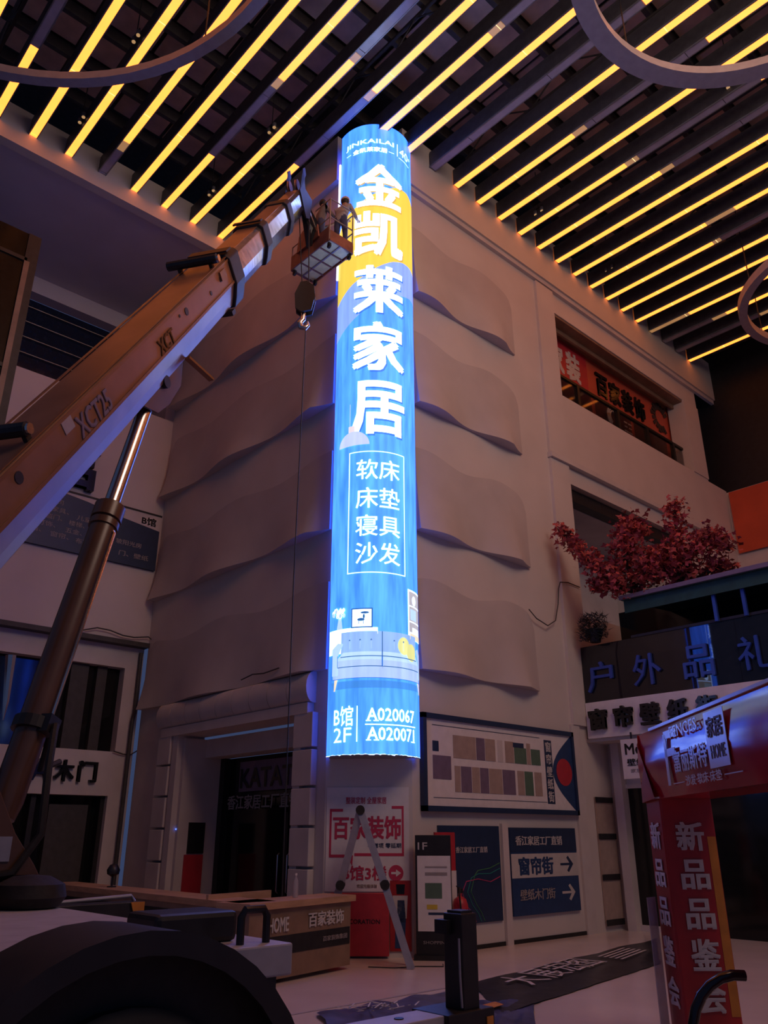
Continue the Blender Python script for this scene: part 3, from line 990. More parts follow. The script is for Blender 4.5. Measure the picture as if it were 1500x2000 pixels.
# balcony above the signs: posts, canopy, dark glazing
cp = thing('balcony_canopy', 'dark green canopy roof on blue steel posts above the blue characters', 'canopy', (14.6, 5, 5.15))
obj('roof', MB().hexa([(13.66, 2, 5.86), (16.5, 2, 6.06), (16.5, 8.02, 6.06), (13.66, 8.02, 5.86), (13.66, 2, 5.94), (16.5, 2, 6.14), (16.5, 8.02, 6.14), (13.66, 8.02, 5.94)]), GREEN, cp)
obj('edge', MB().box((13.62, 2, 5.87), (13.66, 8.04, 5.95)), PUR, cp)
for y in (6.25, 5.72, 4.4):
    obj('post', MB().box((13.78, y - .03, 5.15), (13.84, y + .03, 5.9)), BLUELET, cp)
obj('valance', MB().box((13.72, 2, 5.62), (13.75, 8.0, 5.86)), GREEN, cp)
obj('handrail', MB().box((13.84, 2, 5.15), (13.9, 8.0, 5.2)), DARK, cp)
struct('wall_balcony', MB().box((15.6, 2, 4.04), (15.8, Y0, 6.2)), DKGLASS)
struct('floor_balcony', MB().box((XF, 2, 3.95), (15.8, Y0, 4.05)), DARK)
b = MB()
for i in range(900):
    a, r = random.uniform(0, 2 * pi), random.random() ** .5 * .36
    c_ = V((13.66 + .5 * r * cos(a), 8.70 + .9 * r * sin(a), 5.38 + random.uniform(-.22, .36) * (1.1 - r)))
    d_ = V((random.uniform(-1, 1), random.uniform(-1, 1), random.uniform(.1, 1.2))).normalized()
    s_ = d_.orthogonal().normalized() * .012
    b.add([c_ - s_, c_ + s_, c_ + d_ * .14], [(0, 1, 2)])
sh_ = thing('potted_shrub', 'dark leafy shrub standing on the board edge beside the pilaster', 'plant', (13.70, 8.70, 5.15))
obj('foliage', b, LEAFG, sh_)['kind'] = 'stuff'
obj('pot', MB().lathe((13.70, 8.70, 5.16), [(.10, 0), (.15, .26), (.13, .26), (.11, .2)], 14), BLACK, sh_)
# maples on the canopy


def maple(label, base, limbs, nleaf):
    t = thing('maple_tree', label, 'tree', base)
    tr = MB()
    lf = MB()
    for pts, rad, dens in limbs:
        pts = [V(p) for p in pts]
        sm = []
        for i in range(len(pts) - 1):
            for q in range(5):
                sm.append(pts[i].lerp(pts[i + 1], q / 5) + V((random.uniform(-.02, .02), random.uniform(-.02, .02), random.uniform(-.02, .02))))
        sm.append(pts[-1])
        tr.tube(sm, [.05 * (1 - .8 * i / len(sm)) + .008 for i in range(len(sm))], 6)
        for i in range(int(nleaf * dens)):
            k = random.uniform(.25, 1.0)
            q = sm[min(len(sm) - 1, int(k * (len(sm) - 1)))]
            rr = rad * (1.15 - .55 * k)
            g = V((random.gauss(0, .5), random.gauss(0, .5), random.gauss(0, .42))) * rr
            c_ = q + g + V((0, 0, .05 - .12 * abs(g.y)))
            ax = V((random.uniform(-1, 1), random.uniform(-1, 1), random.uniform(-.6, .5))).normalized()
            ay = ax.cross(V((random.uniform(-1, 1), random.uniform(-1, 1), random.uniform(-1, 1)))).normalized()
            z_ = random.uniform(.035, .075)
            lf.add([c_ - ax * z_ * .9, c_ + (ay * .9 - ax * .2) * z_, c_ + (ay * .35 + ax * .15) * z_, c_ + ax * z_ * 1.3, c_ + (-ay * .35 + ax * .15) * z_, c_ + (-ay * .9 - ax * .2) * z_],
                   [(0, 2, 3, 4), (0, 1, 2), (0, 4, 5)])
    obj('branch', tr, BARK, t)
    obj('foliage', lf, LEAFR, t)['kind'] = 'stuff'


X_ = 13.35
def at(px, py, x):
    return pl(px, py, 0, x)


maple('red leaved maple with a branch reaching left over the canopy edge', (13.9, 7.75, 6.0), [
    ([(13.9, 7.75, 6.0), at(1195, 1130, 13.3), at(1140, 1085, 13.1), at(1085, 1030, 13.0)], .30, 1.25),
    ([(13.9, 7.75, 6.0), at(1220, 1090, 13.5), at(1235, 1040, 13.5), at(1228, 1025, 13.5)], .42, 1.5),
    ([(13.9, 7.75, 6.0), at(1180, 1140, 13.4), at(1165, 1150, 13.3)], .26, .7),
    ([(13.9, 7.75, 6.0), at(1260, 1120, 13.7), at(1290, 1080, 13.6)], .36, .9)], 620)
maple('taller red leaved maple rising in front of the orange red banner', (14.2, 6.9, 6.05), [
    ([(14.2, 6.9, 6.05), at(1318, 1110, 13.8), at(1322, 1050, 13.8), at(1318, 975, 13.8)], .30, 1.2),
    ([(14.2, 6.9, 6.05), at(1350, 1080, 13.8), at(1385, 1050, 13.8), at(1425, 1075, 13.8)], .34, 1.2),
    ([(14.2, 6.9, 6.05), at(1300, 1110, 13.9), at(1285, 1080, 13.9)], .34, .8),
    ([(14.2, 6.9, 6.05), at(1395, 1110, 14.0), at(1430, 1110, 14.0)], .26, .5)], 620)
cb = obj('hanging_cable', MB().tube([pl(x, y, 1, Y0 - .1) for x, y in ((1033, 1190), (1048, 1208), (1070, 1222), (1085, 1212), (1090, 1180), (1091, 1150), (1094, 1137), (1110, 1138), (1132, 1147))], .012, 6), CONDUIT)
tag(cb, 'thin black cable looping from the lowest wavy panel across the pilaster', 'cable')

# ------------------------------------------------------------------ signs on the right facade, ground level
mp_ = thing('floor_map_board', 'wide white floor plan board in a dark frame right of the column sign', 'sign', (11.3, Y0 - .06, 1.98))
ya = Y0 - .06
obj('board', MB().box((9.3, ya, 2.0), (13.28, Y0 - .005, 3.4)), WHITE, mp_)
obj('frame', MB().box((9.26, ya - .04, 3.36), (13.32, ya + .04, 3.44)).box((9.26, ya - .04, 1.96), (13.32, ya + .04, 2.04)).box((9.26, ya - .04, 1.96), (9.34, ya + .04, 3.44)).box((13.26, ya - .04, 1.96), (13.32, ya + .04, 3.44)), NAVY, mp_)
b = MB()
arcp = [(13.26 - .62 * sin(pi * i / 14), ya - .004, 2.04 + 1.32 * i / 14) for i in range(15)]
b.prism(arcp, (0, .003, 0))
obj('print', b, NAVY2, mp_)
obj('print', MB().lathe((12.98, ya - .01, 2.70), [(.24, 0), (.24, .005)], 20, axis=(0, 1, 0)), RED, mp_)
cols_a = [(9.98, 10.55, TAN), (10.55, 10.78, PUR), (10.78, 11.05, TAN), (11.1, 11.25, WALL2), (11.3, 11.55, TAN), (11.55, 11.9, GRN), (11.9, 12.02, TAN), (12.02, 12.3, GRN)]
cols_b = [(10.0, 10.15, TAN), (10.15, 10.42, PUR), (10.42, 10.62, TAN), (10.62, 10.85, PUR), (10.85, 11.2, TAN), (11.2, 11.55, PUR), (11.6, 11.8, TAN), (11.8, 12.05, GRN), (12.08, 12.3, TAN)]
for x0, x1, m in cols_a:
    obj('plan_block', MB().box((x0, ya - .005, 2.78), (x1 - .015, ya - .001, 3.14 if m is not GRN else 3.05)), m, mp_)
for x0, x1, m in cols_b:
    obj('plan_block', MB().box((x0, ya - .005, 2.26), (x1 - .015, ya - .001, 2.66)), m, mp_)
obj('plan_block', MB().box((9.5, ya - .005, 2.86), (9.64, ya - .001, 3.02)), NAVY, mp_)
obj('plan_block', MB().box((9.5, ya - .005, 2.44), (9.92, ya - .001, 2.8)), PUR, mp_)
obj('plan_block', MB().box((11.52, ya - .007, 3.05), (11.82, ya - .001, 3.13)), NAVY, mp_)
obj('rule', MB().box((9.5, ya - .004, 3.26), (12.3, ya - .001, 3.27)).box((9.5, ya - .004, 2.16), (12.4, ya - .001, 2.168)), NAVY, mp_)
obj('print', MB().box((12.42, ya - .005, 2.14), (12.64, ya - .002, 3.24)), NAVY, mp_)
for i, ch in enumerate('窗帘壁纸街'):
    line(ch, mp_, PALELET, (12.45, ya - .006, 3.03 - i * .215), XR, ZU, .16, .18, .02)

bp_ = thing('blue_wall_poster', 'dark blue wall poster with thin coloured curves beside the directory board', 'poster', (10.35, Y0 - .03, .34))
yb = Y0 - .03
obj('sheet', MB().box((9.62, yb, .36), (11.07, Y0 - .005, 1.76)), NAVY, bp_)
line('香江家居工厂直销', bp_, PALELET, (10.0, yb - .001, 1.36), XR, ZU, .75, .09, .01)
for m, off in ((mat('pink_line', (.45, .05, .16), .5), 0), (mat('teal_line', (.02, .22, .2), .5), .12), (mat('olive_line', (.05, .2, .08), .5), .2)):
    obj('curve_print', MB().tube([(11.04, yb - .002, 1.0 + off), (10.8, yb - .002, .93 + off), (10.5, yb - .002, .98 + off * .6), (10.22 + off, yb - .002, .95 + off * .4), (10.12 + off, yb - .002, .8), (10.2 + off * 1.2, yb - .002, .62), (10.35 + off, yb - .002, .5), (10.42 + off, yb - .002, .38)], .007, 5), m, bp_)
dp = thing('directory_board', 'blue and white directory board with two arrows, right of the blue poster', 'sign', (12.2, Y0 - .05, .4))
yd = Y0 - .05
obj('board', MB().box((11.32, yd, .4), (13.18, Y0 - .005, 1.74)), NAVY2, dp)
obj('print', MB().box((11.32, yd - .004, .96), (13.18, yd - .001, 1.33)), PALELET, dp)
obj('print', MB().box((11.32, yd - .004, 1.36), (13.18, yd - .001, 1.74)), NAVY, dp)
line('香江家居工厂直销', dp, PALELET, (11.45, yd - .006, 1.46), XR, ZU, 1.3, .15, .02)
line('窗帘街', dp, NAVY2, (11.5, yd - .006, 1.0), XR, ZU, .95, .28, .03)
line('壁纸木门街', dp, DIMLET, (11.5, yd - .006, .62), XR, ZU, .95, .17, .02)


def arrow(x, z, k, m):
    p = [(-.2, -.02), (.08, -.02), (.0, -.11), (.05, -.14), (.2, 0), (.05, .14), (.0, .11), (.08, .02), (-.2, .02)]
    obj('arrow', MB().prism([(x + a * k, yd - .003, z + c * k) for a, c in p], (0, -.004, 0)), m, dp)


arrow(12.85, 1.15, .95, NAVY)
arrow(12.85, .70, .95, PALELET)
b = obj('corner_post', MB().box((11.12, Y0 - .06, 0), (11.27, Y0, 1.8)), WALL2, bpy.data.objects['wall_right'])

# standing displays at the foot of the column
ls = thing('lit_totem_display', 'black totem display with a white sheet, standing at the foot of the corner', 'display', (9.05, 8.9, 0))
fx, fy = V((.66, -.75, 0)).normalized(), V((.75, .66, 0)).normalized()
o_ = V((9.12, 8.86, 0))


def tb(a0, a1, d0, d1, z0, z1):
    return MB().hexa([o_ + fx * a + fy * d + ZU * z for z in (z0, z1) for a, d in ((a0, d0), (a1, d0), (a1, d1), (a0, d1))])


obj('body', tb(-.26, .26, 0, .1, .05, 1.62), BLACK, ls, bevel=.01)
obj('base', tb(-.29, .29, -.05, .16, 0, .06), BLACK, ls)
obj('sheet', tb(-.23, .25, -.01, 0, .36, 1.34), WHITE, ls)
for nm, m, a0, a1, z0, z1 in (('print', GRN, -.12, .12, .78, .98), ('print', YEL, -.1, .05, .64, .70), ('print', NAVY, -.08, .14, .57, .60), ('print', DIMLET, -.12, .2, 1.18, 1.20), ('print', DIMLET, -.12, .2, 1.08, 1.12)):
    obj(nm, tb(a0, a1, -.014, -.011, z0, z1), m, ls)
obj('lettering', letter_mb('1F', o_ + fx * -.22 + fy * -.003 + ZU * 1.42, fx, ZU, .14, .1, .003, .03), PALELET, ls)
obj('lettering', letter_mb('SHOPPING', o_ + fx * -.16 + fy * -.003 + ZU * .2, fx, ZU, .36, .04, .003, .01), DIMLET, ls)
rs = thing('red_banner_stand', 'red and white banner stand half hidden behind the black totem', 'display', (9.45, 9.12, 0))
obj('sheet', MB().box((9.42, 9.1, .5), (9.86, 9.13, 1.66)), RED, rs)
obj('sheet', MB().box((9.56, 9.09, .45), (9.86, 9.1, 1.12)), WHITE, rs)
obj('foot', MB().box((9.44, 9.05, .02), (9.84, 9.18, .06)).box((9.62, 9.1, .05), (9.65, 9.13, .6)), DARK, rs)
fe = thing('fire_extinguisher', 'red fire extinguisher with black hose in front of the red banner stand', 'fire extinguisher', (9.74, 9.0, 0))
obj('cylinder', MB().lathe((9.74, 8.92, .38), [(.01, 0), (.11, .01), (.115, .04), (.115, .28), (.09, .36), (.03, .4), (.03, .44)], 16), RED, fe, smooth=True)
obj('valve', MB().box((9.71, 8.90, .82), (9.79, 8.94, .88)).bar((9.74, 8.92, .86), (9.66, 8.91, .92), .02, .01), BLACK, fe)
obj('hose', MB().tube([(9.72, 8.90, .85), (9.66, 8.85, .9), (9.62, 8.82, .8), (9.63, 8.81, .62)], .014, 6), RUBBER, fe)
obj('stand', MB().box((9.62, 8.82, 0), (9.86, 9.02, .38)), RED, fe)

# chamfer posters
ch_d = V((PX - QX, PY - QY, 0)).normalized()
ch_n = V((-.7071, -.7071, 0))
ch_o = V((QX, QY, 0)) + ch_n * .012


def cpos(a, z, d=0):
    return ch_o + ch_d * a + ZU * z + ch_n * d


def cbox(a0, a1, z0, z1, d0, d1):
    return MB().hexa([cpos(a, z, d) for z in (z0, z1) for a, d in ((a0, d0), (a1, d0), (a1, d1), (a0, d1))])


cpst = thing('crimson_poster', 'white corner poster with crimson frame and characters behind the step ladder', 'poster', cpos(.7, .9))
obj('sheet', cbox(.03, 1.28, .85, 2.3, -.01, .002), WHITE, cpst)
for a0, a1, z0, z1 in ((.08, .28, 1.95, 1.99), (1.02, 1.2, 1.99, 2.03), (.08, .11, 1.33, 1.99), (1.17, 1.2, 1.35, 2.03), (.08, .34, 1.31, 1.35), (.46, 1.2, 1.33, 1.37)):
    obj('frame', cbox(a0, a1, z0, z1, .002, .006), PINKR, cpst)
obj('lettering', letter_mb('百家装饰', cpos(.13, 1.56, .003), ch_d, ZU, 1.03, .33, .004, .03), PINKR, cpst)
obj('lettering', letter_mb('整装定制 全屋家居', cpos(.32, 2.06, .003), ch_d, ZU, .62, .10, .004, .015), PINKR, cpst)
obj('lettering', letter_mb('不增项 零延期', cpos(.66, 1.44, .003), ch_d, ZU, .5, .07, .004, .015), NAVY, cpst)
obj('lettering', letter_mb('B馆3楼', cpos(.28, 1.0, .003), ch_d, ZU, .66, .2, .004, .025), PINKR, cpst)
obj('lettering', letter_mb('欢迎光临体验', cpos(.5, .9, .003), ch_d, ZU, .3, .05, .004, .01), OAK_D, cpst)
obj('print', MB().prism([cpos(.33, 1.34, .004), cpos(.44, 1.34, .004), cpos(.43, 1.2, .004)], ch_n * .003), PINKR, cpst)
obj('arrow_disc', MB().lathe(cpos(1.08, 1.1, .004), [(.11, 0), (.11, .004)], 20, axis=ch_n), PINKR, cpst)
obj('arrow', MB().prism([cpos(1.08 + a, 1.1 + c, .009) for a, c in ((-.07, -.015), (.0, -.015), (0, -.05), (.075, 0), (0, .05), (0, .015), (-.07, .015))], ch_n * .003), WHITE, cpst)
rc = thing('red_display_box', 'plain red display box below the crimson poster', 'display', cpos(.6, 0, .1))
obj('body', cbox(.12, .98, .03, .84, .02, .14), RED, rc, bevel=.01)
obj('lettering', letter_mb('DECORATION', cpos(.3, .44, .142), ch_d, ZU, .55, .06, .003, .015), BLKLET, rc)
fg = thing('figure_poster', 'poster of a standing figure in overalls on the right part of the corner', 'poster', cpos(1.1, 0))
obj('sheet', cbox(.99, 1.30, .08, 1.0, .002, .008), GATE_D, fg)
for m, pts in ((BLKLET, [(1.09, .82), (1.2, .82), (1.21, .95), (1.08, .95)]), (PALELET, [(1.04, .5), (1.23, .5), (1.25, .8), (1.03, .8)]), (NAVY, [(1.09, .45), (1.22, .45), (1.2, .74), (1.1, .74)]), (NAVY2, [(1.06, .12), (1.2, .12), (1.22, .5), (1.07, .5)])):
    obj('print', MB().prism([cpos(a, z, .010) for a, z in pts], ch_n * .003), m, fg)

# ------------------------------------------------------------------ folding ladder
ld = thing('folding_ladder', 'grey aluminium folding ladder standing in an A in front of the crimson poster', 'ladder', (8.12, 9.3, 0))
dirl = V((.66, .75, 0)).normalized() * .17    # half width, seen edge-on
apex = V((8.12, 9.33, 1.95))
knee_l, knee_r = V((8.0, 9.60, .97)), V((8.265, 8.97, .99))
foot_l, foot_r = V((7.84, 9.86, .0)), V((8.41, 8.62, 0))
for s_ in (-1, 1):
    for a_, c_ in ((apex, knee_l), (knee_l, foot_l), (apex, knee_r), (knee_r, foot_r)):
        obj('rail', MB().bar(a_ + dirl * s_, c_ + dirl * s_, .10, .03, None, dirl), ALU, ld)
    for h in (apex, knee_l, knee_r):
        obj('hinge', MB().lathe(h + dirl * s_ - dirl * .2, [(.0, -.01), (.065, -.01), (.065, .03), (.0, .03)], 14, axis=dirl), RUBBER, ld, smooth=False)
for a_, c_ in ((apex, foot_l), (apex, foot_r)):
    for q in range(1, 8):
        p = a_.lerp(c_, q / 8)
        obj('rung', MB().bar(p - dirl, p + dirl, .03, .02), ALU, ld)
cbl = obj('floor_cable', MB().tube([(8.0, 9.0, .008), (8.2, 8.7, .008), (8.5, 8.6, .008), (8.75, 8.35, .008), (8.9, 8.5, .008)], .008, 5), CONDUIT)
tag(cbl, 'thin dark cable on the floor beside the right ladder foot', 'cable')

# ------------------------------------------------------------------ reception counter
A_, B_, D_ = V((5.85, 8.65, 0)), V((7.74, 9.07, 0)), V((5.88, 14.9, 0))
ct = thing('reception_counter', 'L shaped oak topped reception counter in front of the dark doorway', 'counter', (6.4, 10, 0))
ab = (B_ - A_).normalized()
an = V((-ab.y, ab.x, 0))


def slab(a, c, wd, z0, z1, nrm, m, nm, ext=0.0):
    d = (c - a).normalized()
    p = [a - d * ext - nrm * ext, c + d * ext - nrm * ext, c + d * ext + nrm * wd, a - d * ext + nrm * wd]
    return obj(nm, MB().hexa([q + ZU * z0 for q in p] + [q + ZU * z1 for q in p]), m, ct)


slab(A_, B_, .45, .05, .80, an, OAK_D, 'front_panel')
slab(A_, B_, .50, .80, .875, an, OAK, 'top', .05)
slab(A_ + ab * .02 - an * .006, B_ - ab * .02 - an * .006, .012, .30, .50, an, DARK, 'dark_stripe')
xd = V((1, 0, 0))
slab(A_ + V((0, .3, 0)), D_, .45, .05, .80, xd, OAK_D, 'side_panel')
slab(A_ + V((-.03, .2, 0)), D_, .55, .80, .875, xd, OAK, 'top')
slab(A_ + V((-.006, .4, 0)), D_ + V((-.006, 0, 0)), .012, .12, .72, xd, BLACK, 'dark_panel')
slab(A_ + an * .9 + ab * .2, A_ + an * .9 + ab * 1.35, .04, .5, .93, an, OAK, 'inner_panel')
obj('lettering', letter_mb('HOME', A_ + ab * .32 - an * .008 + ZU * .54, ab, ZU, .36, .16, .006, .03), PALELET, ct)
obj('lettering', letter_mb('百家装饰', A_ + ab * 1.05 - an * .008 + ZU * .55, ab, ZU, .72, .17, .006, .025), PALELET, ct)
obj('lettering', letter_mb('百家装饰集团', A_ + ab * 1.35 - an * .008 + ZU * .37, ab, ZU, .5, .06, .006, .01), DIMLET, ct)
bt = thing('water_bottle', 'clear plastic water bottle on the counter top in front of the door', 'bottle', (6.85, 9.12, .875))
obj('body', MB().lathe((6.85, 9.12, .875), [(.03, 0), (.036, .01), (.036, .17), (.03, .2), (.014, .24), (.014, .26)], 12), PLASTIC, bt, smooth=True)
obj('cap', MB().lathe((6.85, 9.12, 1.135), [(.017, 0), (.017, .025)], 10), WHITE, bt)
hd = thing('desk_lamp', 'dark round headed desk lamp on the counter arm near the crane column', 'lamp', (6.15, 12.9, .875))
obj('head', MB().lathe((6.15, 12.9, 1.02), [(.02, 0), (.09, .04), (.1, .1), (.06, .17), (.01, .19)], 14), BLACK, hd, smooth=True)
obj('base', MB().lathe((6.15, 12.9, .875), [(.07, 0), (.07, .015), (.015, .02), (.015, .15)], 12), BLACK, hd)
cn = thing('wall_notice', 'dark and red notice boards inside the left jamb of the doorway', 'noticeboard', (X0 + .4, 14.66, .5))
obj('panel', MB().box((X0 + .25, 14.63, 1.30), (X0 + .6, 14.66, 1.85)), BLACK, cn)
obj('panel', MB().box((X0 + .2, 14.63, .5), (X0 + .6, 14.66, 1.28)), RED, cn)
led = obj('indicator_light', MB().lathe((X0 + .02, 14.72, 1.72), [(.012, 0), (.012, .02)], 8), mat('blue_led', (.1, .1, .5), .3, emit=(.25, .5, 2.5)))
tag(led, 'tiny blue indicator light on the left door jamb', 'light')

# pipes and cables on the left building
pi_ = obj('downpipe', MB().tube([(8.02, YL + .1, 0), (8.02, YL + .1, 3.9), (8.06, YL + .12, 4.1), (8.06, YL + .12, 5.4)], .045, 8), CONDUIT)
tag(pi_, 'dark vertical pipe in the corner left of the portal', 'pipe')
ca = obj('wall_cable', MB().tube([pl(x, y, 1, YL - .09) for x, y in ((160, 1231), (190, 1226), (215, 1231), (240, 1241), (262, 1245), (290, 1244), (297, 1250), (296, 1262))], .014, 6), CONDUIT)
tag(ca, 'black cable drooping along the ledge above the left window', 'cable')
ca = obj('wall_cable', MB().tube([pl(x, y, 1, YL + .12) for x, y in ((222, 1467), (240, 1473), (255, 1474), (272, 1464), (279, 1440), (281, 1405))], .014, 6), CONDUIT)
tag(ca, 'black cable sagging at the lower right of the left window', 'cable')
cr = obj('surface_cable', MB().tube([(X0 - .2, y, z) for y, z in ((12.45, 4.22), (12.1, 4.27), (11.75, 4.24), (11.3, 4.27))], .012, 5), CONDUIT)
tag(cr, 'short dark cable lying above the portal lintel', 'cable')

# left signs
bs = thing('market_directory_board', 'dark blue directory board with rows of pale characters on the left building', 'sign', (6, YL - .05, 7.28))
yv = YL - .08
obj('board', MB().box((4.2, yv, 7.28), (8.07, YL, 8.62)), NAVY, bs)
obj('header', MB().prism([(8.07, yv - .004, 8.24), (8.07, yv - .004, 8.62), (4.2, yv - .004, 8.62), (4.2, yv - .004, 8.58), (5.6, yv - .004, 8.58), (6.3, yv - .004, 8.50), (7.1, yv - .004, 8.36)], (0, .003, 0)), WALL2, bs)
obj('edge', MB().box((4.2, yv - .02, 8.60), (8.09, yv + .02, 8.64)), DARK, bs)
line('B馆', bs, BLKLET, (7.6, yv - .006, 8.32), XR, ZU, .36, .2, .025)
for s_, x_, z_, wd in (('品牌公司', 5.15, 8.26, .62), ('板式家具、', 5.2, 8.08, .72), ('儿童家具', 6.1, 8.02, .7), ('门、防盗门、', 5.0, 7.90, .8), ('楼梯、阳台', 5.95, 7.86, .75), ('玻阳光房', 7.05, 7.72, .62),
                       ('灯饰、', 5.3, 7.72, .38), ('五金、水暖、', 5.9, 7.68, .85), ('背景墙、', 4.85, 7.56, .55), ('窗帘、', 5.6, 7.52, .4), ('布艺、地板、', 6.15, 7.5, .8), ('门、壁纸', 7.15, 7.46, .72)):
    line(s_, bs, DIMLET, (x_, yv - .004, z_), XR, ZU, wd, .12, .012)
lt = thing('black_wall_letter', 'large black raised character on the left building above the directory board', 'sign letter', (5.9, YL - .1, 8.78))
letters('馆', lt, BLKLET, (5.15, YL, 8.74), XR, ZU, 1.25, 1.35, 1, .16, .03)
lt2 = thing('door_shop_sign', 'raised black shop characters on the pale band above the left shop opening', 'sign', (6.6, YL + .1, 2.45))
letters('A木门', lt2, BLKLET, (6.03, YL + .18, 2.62), XR, ZU, .40, .42, .48, .08, .03)

# ------------------------------------------------------------------ truck crane
L_, T_ = V((1.526, 5.759, 4.036)), V((6.375, 8.922, 12.296))
bu = (T_ - L_).normalized()
bs_ = bu.cross(ZU).normalized()
bn = bs_.cross(bu)


def BP(t, a, b):
    return L_ + (T_ - L_) * t + bs_ * a + bn * b


cr = thing('truck_crane', 'orange truck crane with its long telescopic boom raised to the sign column', 'crane', (1.3, 4.6, 0))


def section(w0, w1, top, side, bot, inset, round_=.05):
    r = round_
    return [(w0 + r, top), (w1 - r, top), (w1, top - r), (w1, top - side), (w1 - inset * .55, top - side - (bot - side) * .6), (w1 - inset, top - bot), (w0 + inset, top - bot),
            (w0 + inset * .55, top - side - (bot - side) * .6), (w0, top - side), (w0, top - r)]


def boom(t0, t1, sec, m, nm, smooth=False, bev=0):
    return obj(nm, MB().loft([[BP(t, a, b) for a, b in sec] for t in (t0, t1)]), m, cr, bevel=bev)


s1 = section(-.50, 0.0, 0.0, .32, .62, .12)
s2 = section(-.46, -.05, -.04, .28, .53, .11)
s3 = section(-.43, -.075, -.07, .26, .48, .10)
s4 = section(-.40, -.10, -.10, .23, .42, .09)


def grow(sec, g):
    cx = sum(p[0] for p in sec) / len(sec)
    cy = sum(p[1] for p in sec) / len(sec)
    return [(a + g * (1 if a > cx else -1), b_ + g * (1 if b_ > cy else -1)) for a, b_ in sec]


b1 = boom(-.30, .555, s1, CRANE_D, 'base_boom', bev=.01)
for q, (a0, b0, a1_, b1_) in enumerate(((.004, -.30, .012, -.33), (.004, -.02, .010, -.05), (-.49, .003, -.46, .012), (-.03, .003, -.0, .012))):
    obj('weld_seam', MB().loft([[BP(t, a, b) for a, b in ((a0, b0), (a1_, b0), (a1_, b1_), (a0, b1_))] for t in (-.30, .55)]), CRANE, b1)
boom(.54, .722, s2, BOOMSILV, 'boom_section', bev=.008)
boom(.70, .872, s3, BOOMSILV, 'boom_section', bev=.008)
boom(.86, .985, s4, BOOMSILV, 'boom_section', bev=.008)
# painted tops of the telescoped sections
for t0, t1, sec in ((.556, .72, s2), (.725, .87, s3), (.875, .98, s4)):
    w0, w1, tp = sec[0][0], sec[1][0], sec[0][1]
    obj('top_plate', MB().loft([[BP(t, a, b) for a, b in ((w0, tp), (w1, tp), (w1, tp + .006), (w0, tp + .006))] for t in (t0, t1)]), CRANE_D, cr)
for t0, t1, sec, g in ((.535, .572, s1, .035), (.708, .736, s2, .035), (.862, .886, s3, .03)):
    boom(t0, t1, grow(sec, g), DARK, 'collar', bev=.02)
# boom head: sheaves, cheek plates, guide horn
hb = MB()
for a in (-.38, -.10):
    hb.prism([BP(.97, a, -.08), BP(1.03, a, .04), BP(1.035, a, .16), BP(1.02, a, .17), BP(1.005, a, -.15), BP(1.03, a, -.4), BP(.985, a, -.62), BP(.965, a, -.55)], bs_ * .02)
obj('boom_head', hb, DARK, cr)
for z_, t in ((-.05, 1.0), (-.46, 1.005)):
    obj('sheave', MB().lathe(BP(t, -.36, z_), [(.03, 0), (.10, 0), (.085, .02), (.10, .04), (.03, .04)], 16, axis=bs_), BASKET, cr)
    obj('sheave', MB().lathe(BP(t, -.22, z_), [(.03, 0), (.10, 0), (.085, .02), (.10, .04), (.03, .04)], 16, axis=bs_), BASKET, cr)
obj('platform_bracket', MB().prism([BP(1.0, -.24, -.42), BP(1.02, -.2, -.42), V((6.86, 9.3, 11.9)), V((6.90, 9.5, 11.5)), V((6.80, 9.45, 11.4)), V((6.66, 9.25, 11.7))], bs_ * .05 + ZU * .01), BLACK, cr)
obj('platform_bracket', MB().bar(BP(1.0, -.12, -.45), V((6.93, 9.35, 11.75)), .05, .05), CHROME, cr)
# access holes and plates on the base boom
for t, r_, bb in ((.495, .035, -.16), (.375, .045, -.14), (.355, .018, -.12), (.015, .05, -.13), (-.012, .022, -.09), (.455, .028, -.2)):
    obj('access_hole', MB().lathe(BP(t, -.02, bb), [(.0, 0), (r_, 0), (r_, .026), (0, .026)], 14, axis=bs_), BLACK, b1)
obj('cover_plate', MB().obox(BP(.505, .012, -.13), bu * .10, bn * .055, bs_ * .01), CRANE, b1)
# rope guide rollers across the top
for t, a0, a1_ in ((.495, -.62, .04), (.05, -.55, -.02)):
    rr_ = obj('rope_roller', MB().tube([BP(t, a0, .10), BP(t, a1_, .10)], .06, 10), DARK, cr)
    obj('roller_cap', MB().tube([BP(t, a1_, .10), BP(t, a1_ + .03, .10)], .045, 10), CHROME, rr_)
    for a_ in (-.48, -.06):
        obj('roller_bracket', MB().obox(BP(t, a_, .05), bu * .03, bs_ * .02, bn * .09), DARK, rr_)
obj('guide_plate', MB().obox(BP(.545, -.25, .07), bu * .09, bs_ * .27, bn * .012), DARK, cr)
obj('guide_plate', MB().obox(BP(.715, -.25, .03), bu * .05, bs_ * .22, bn * .012), DARK, cr)
obj('lug', MB().obox(BP(.525, -.2, -.68), bu * .06, bs_ * .12, bn * .03), DARK, cr)
# lettering on the side of the boom


def bline(s, t, b, w_, h_, m, bold=.02):
    obj('lettering', letter_mb(s, BP(t, .002, b), bu, bn, w_, h_, .006, bold), m, b1)


bline('XCT', .285, -.30, .42, .16, BLKLET, .03)
bline('XCT25', .105, -.30, .62, .20, PUR, .03)
bline('NO STAND UNDER BOOM', -.205, -.27, 1.72, .15, BLKLET, .02)
obj('label_plate', MB().obox(BP(.095, .004, -.10), bu * .08, bn * .06, bs_ * .003), ALU, b1)
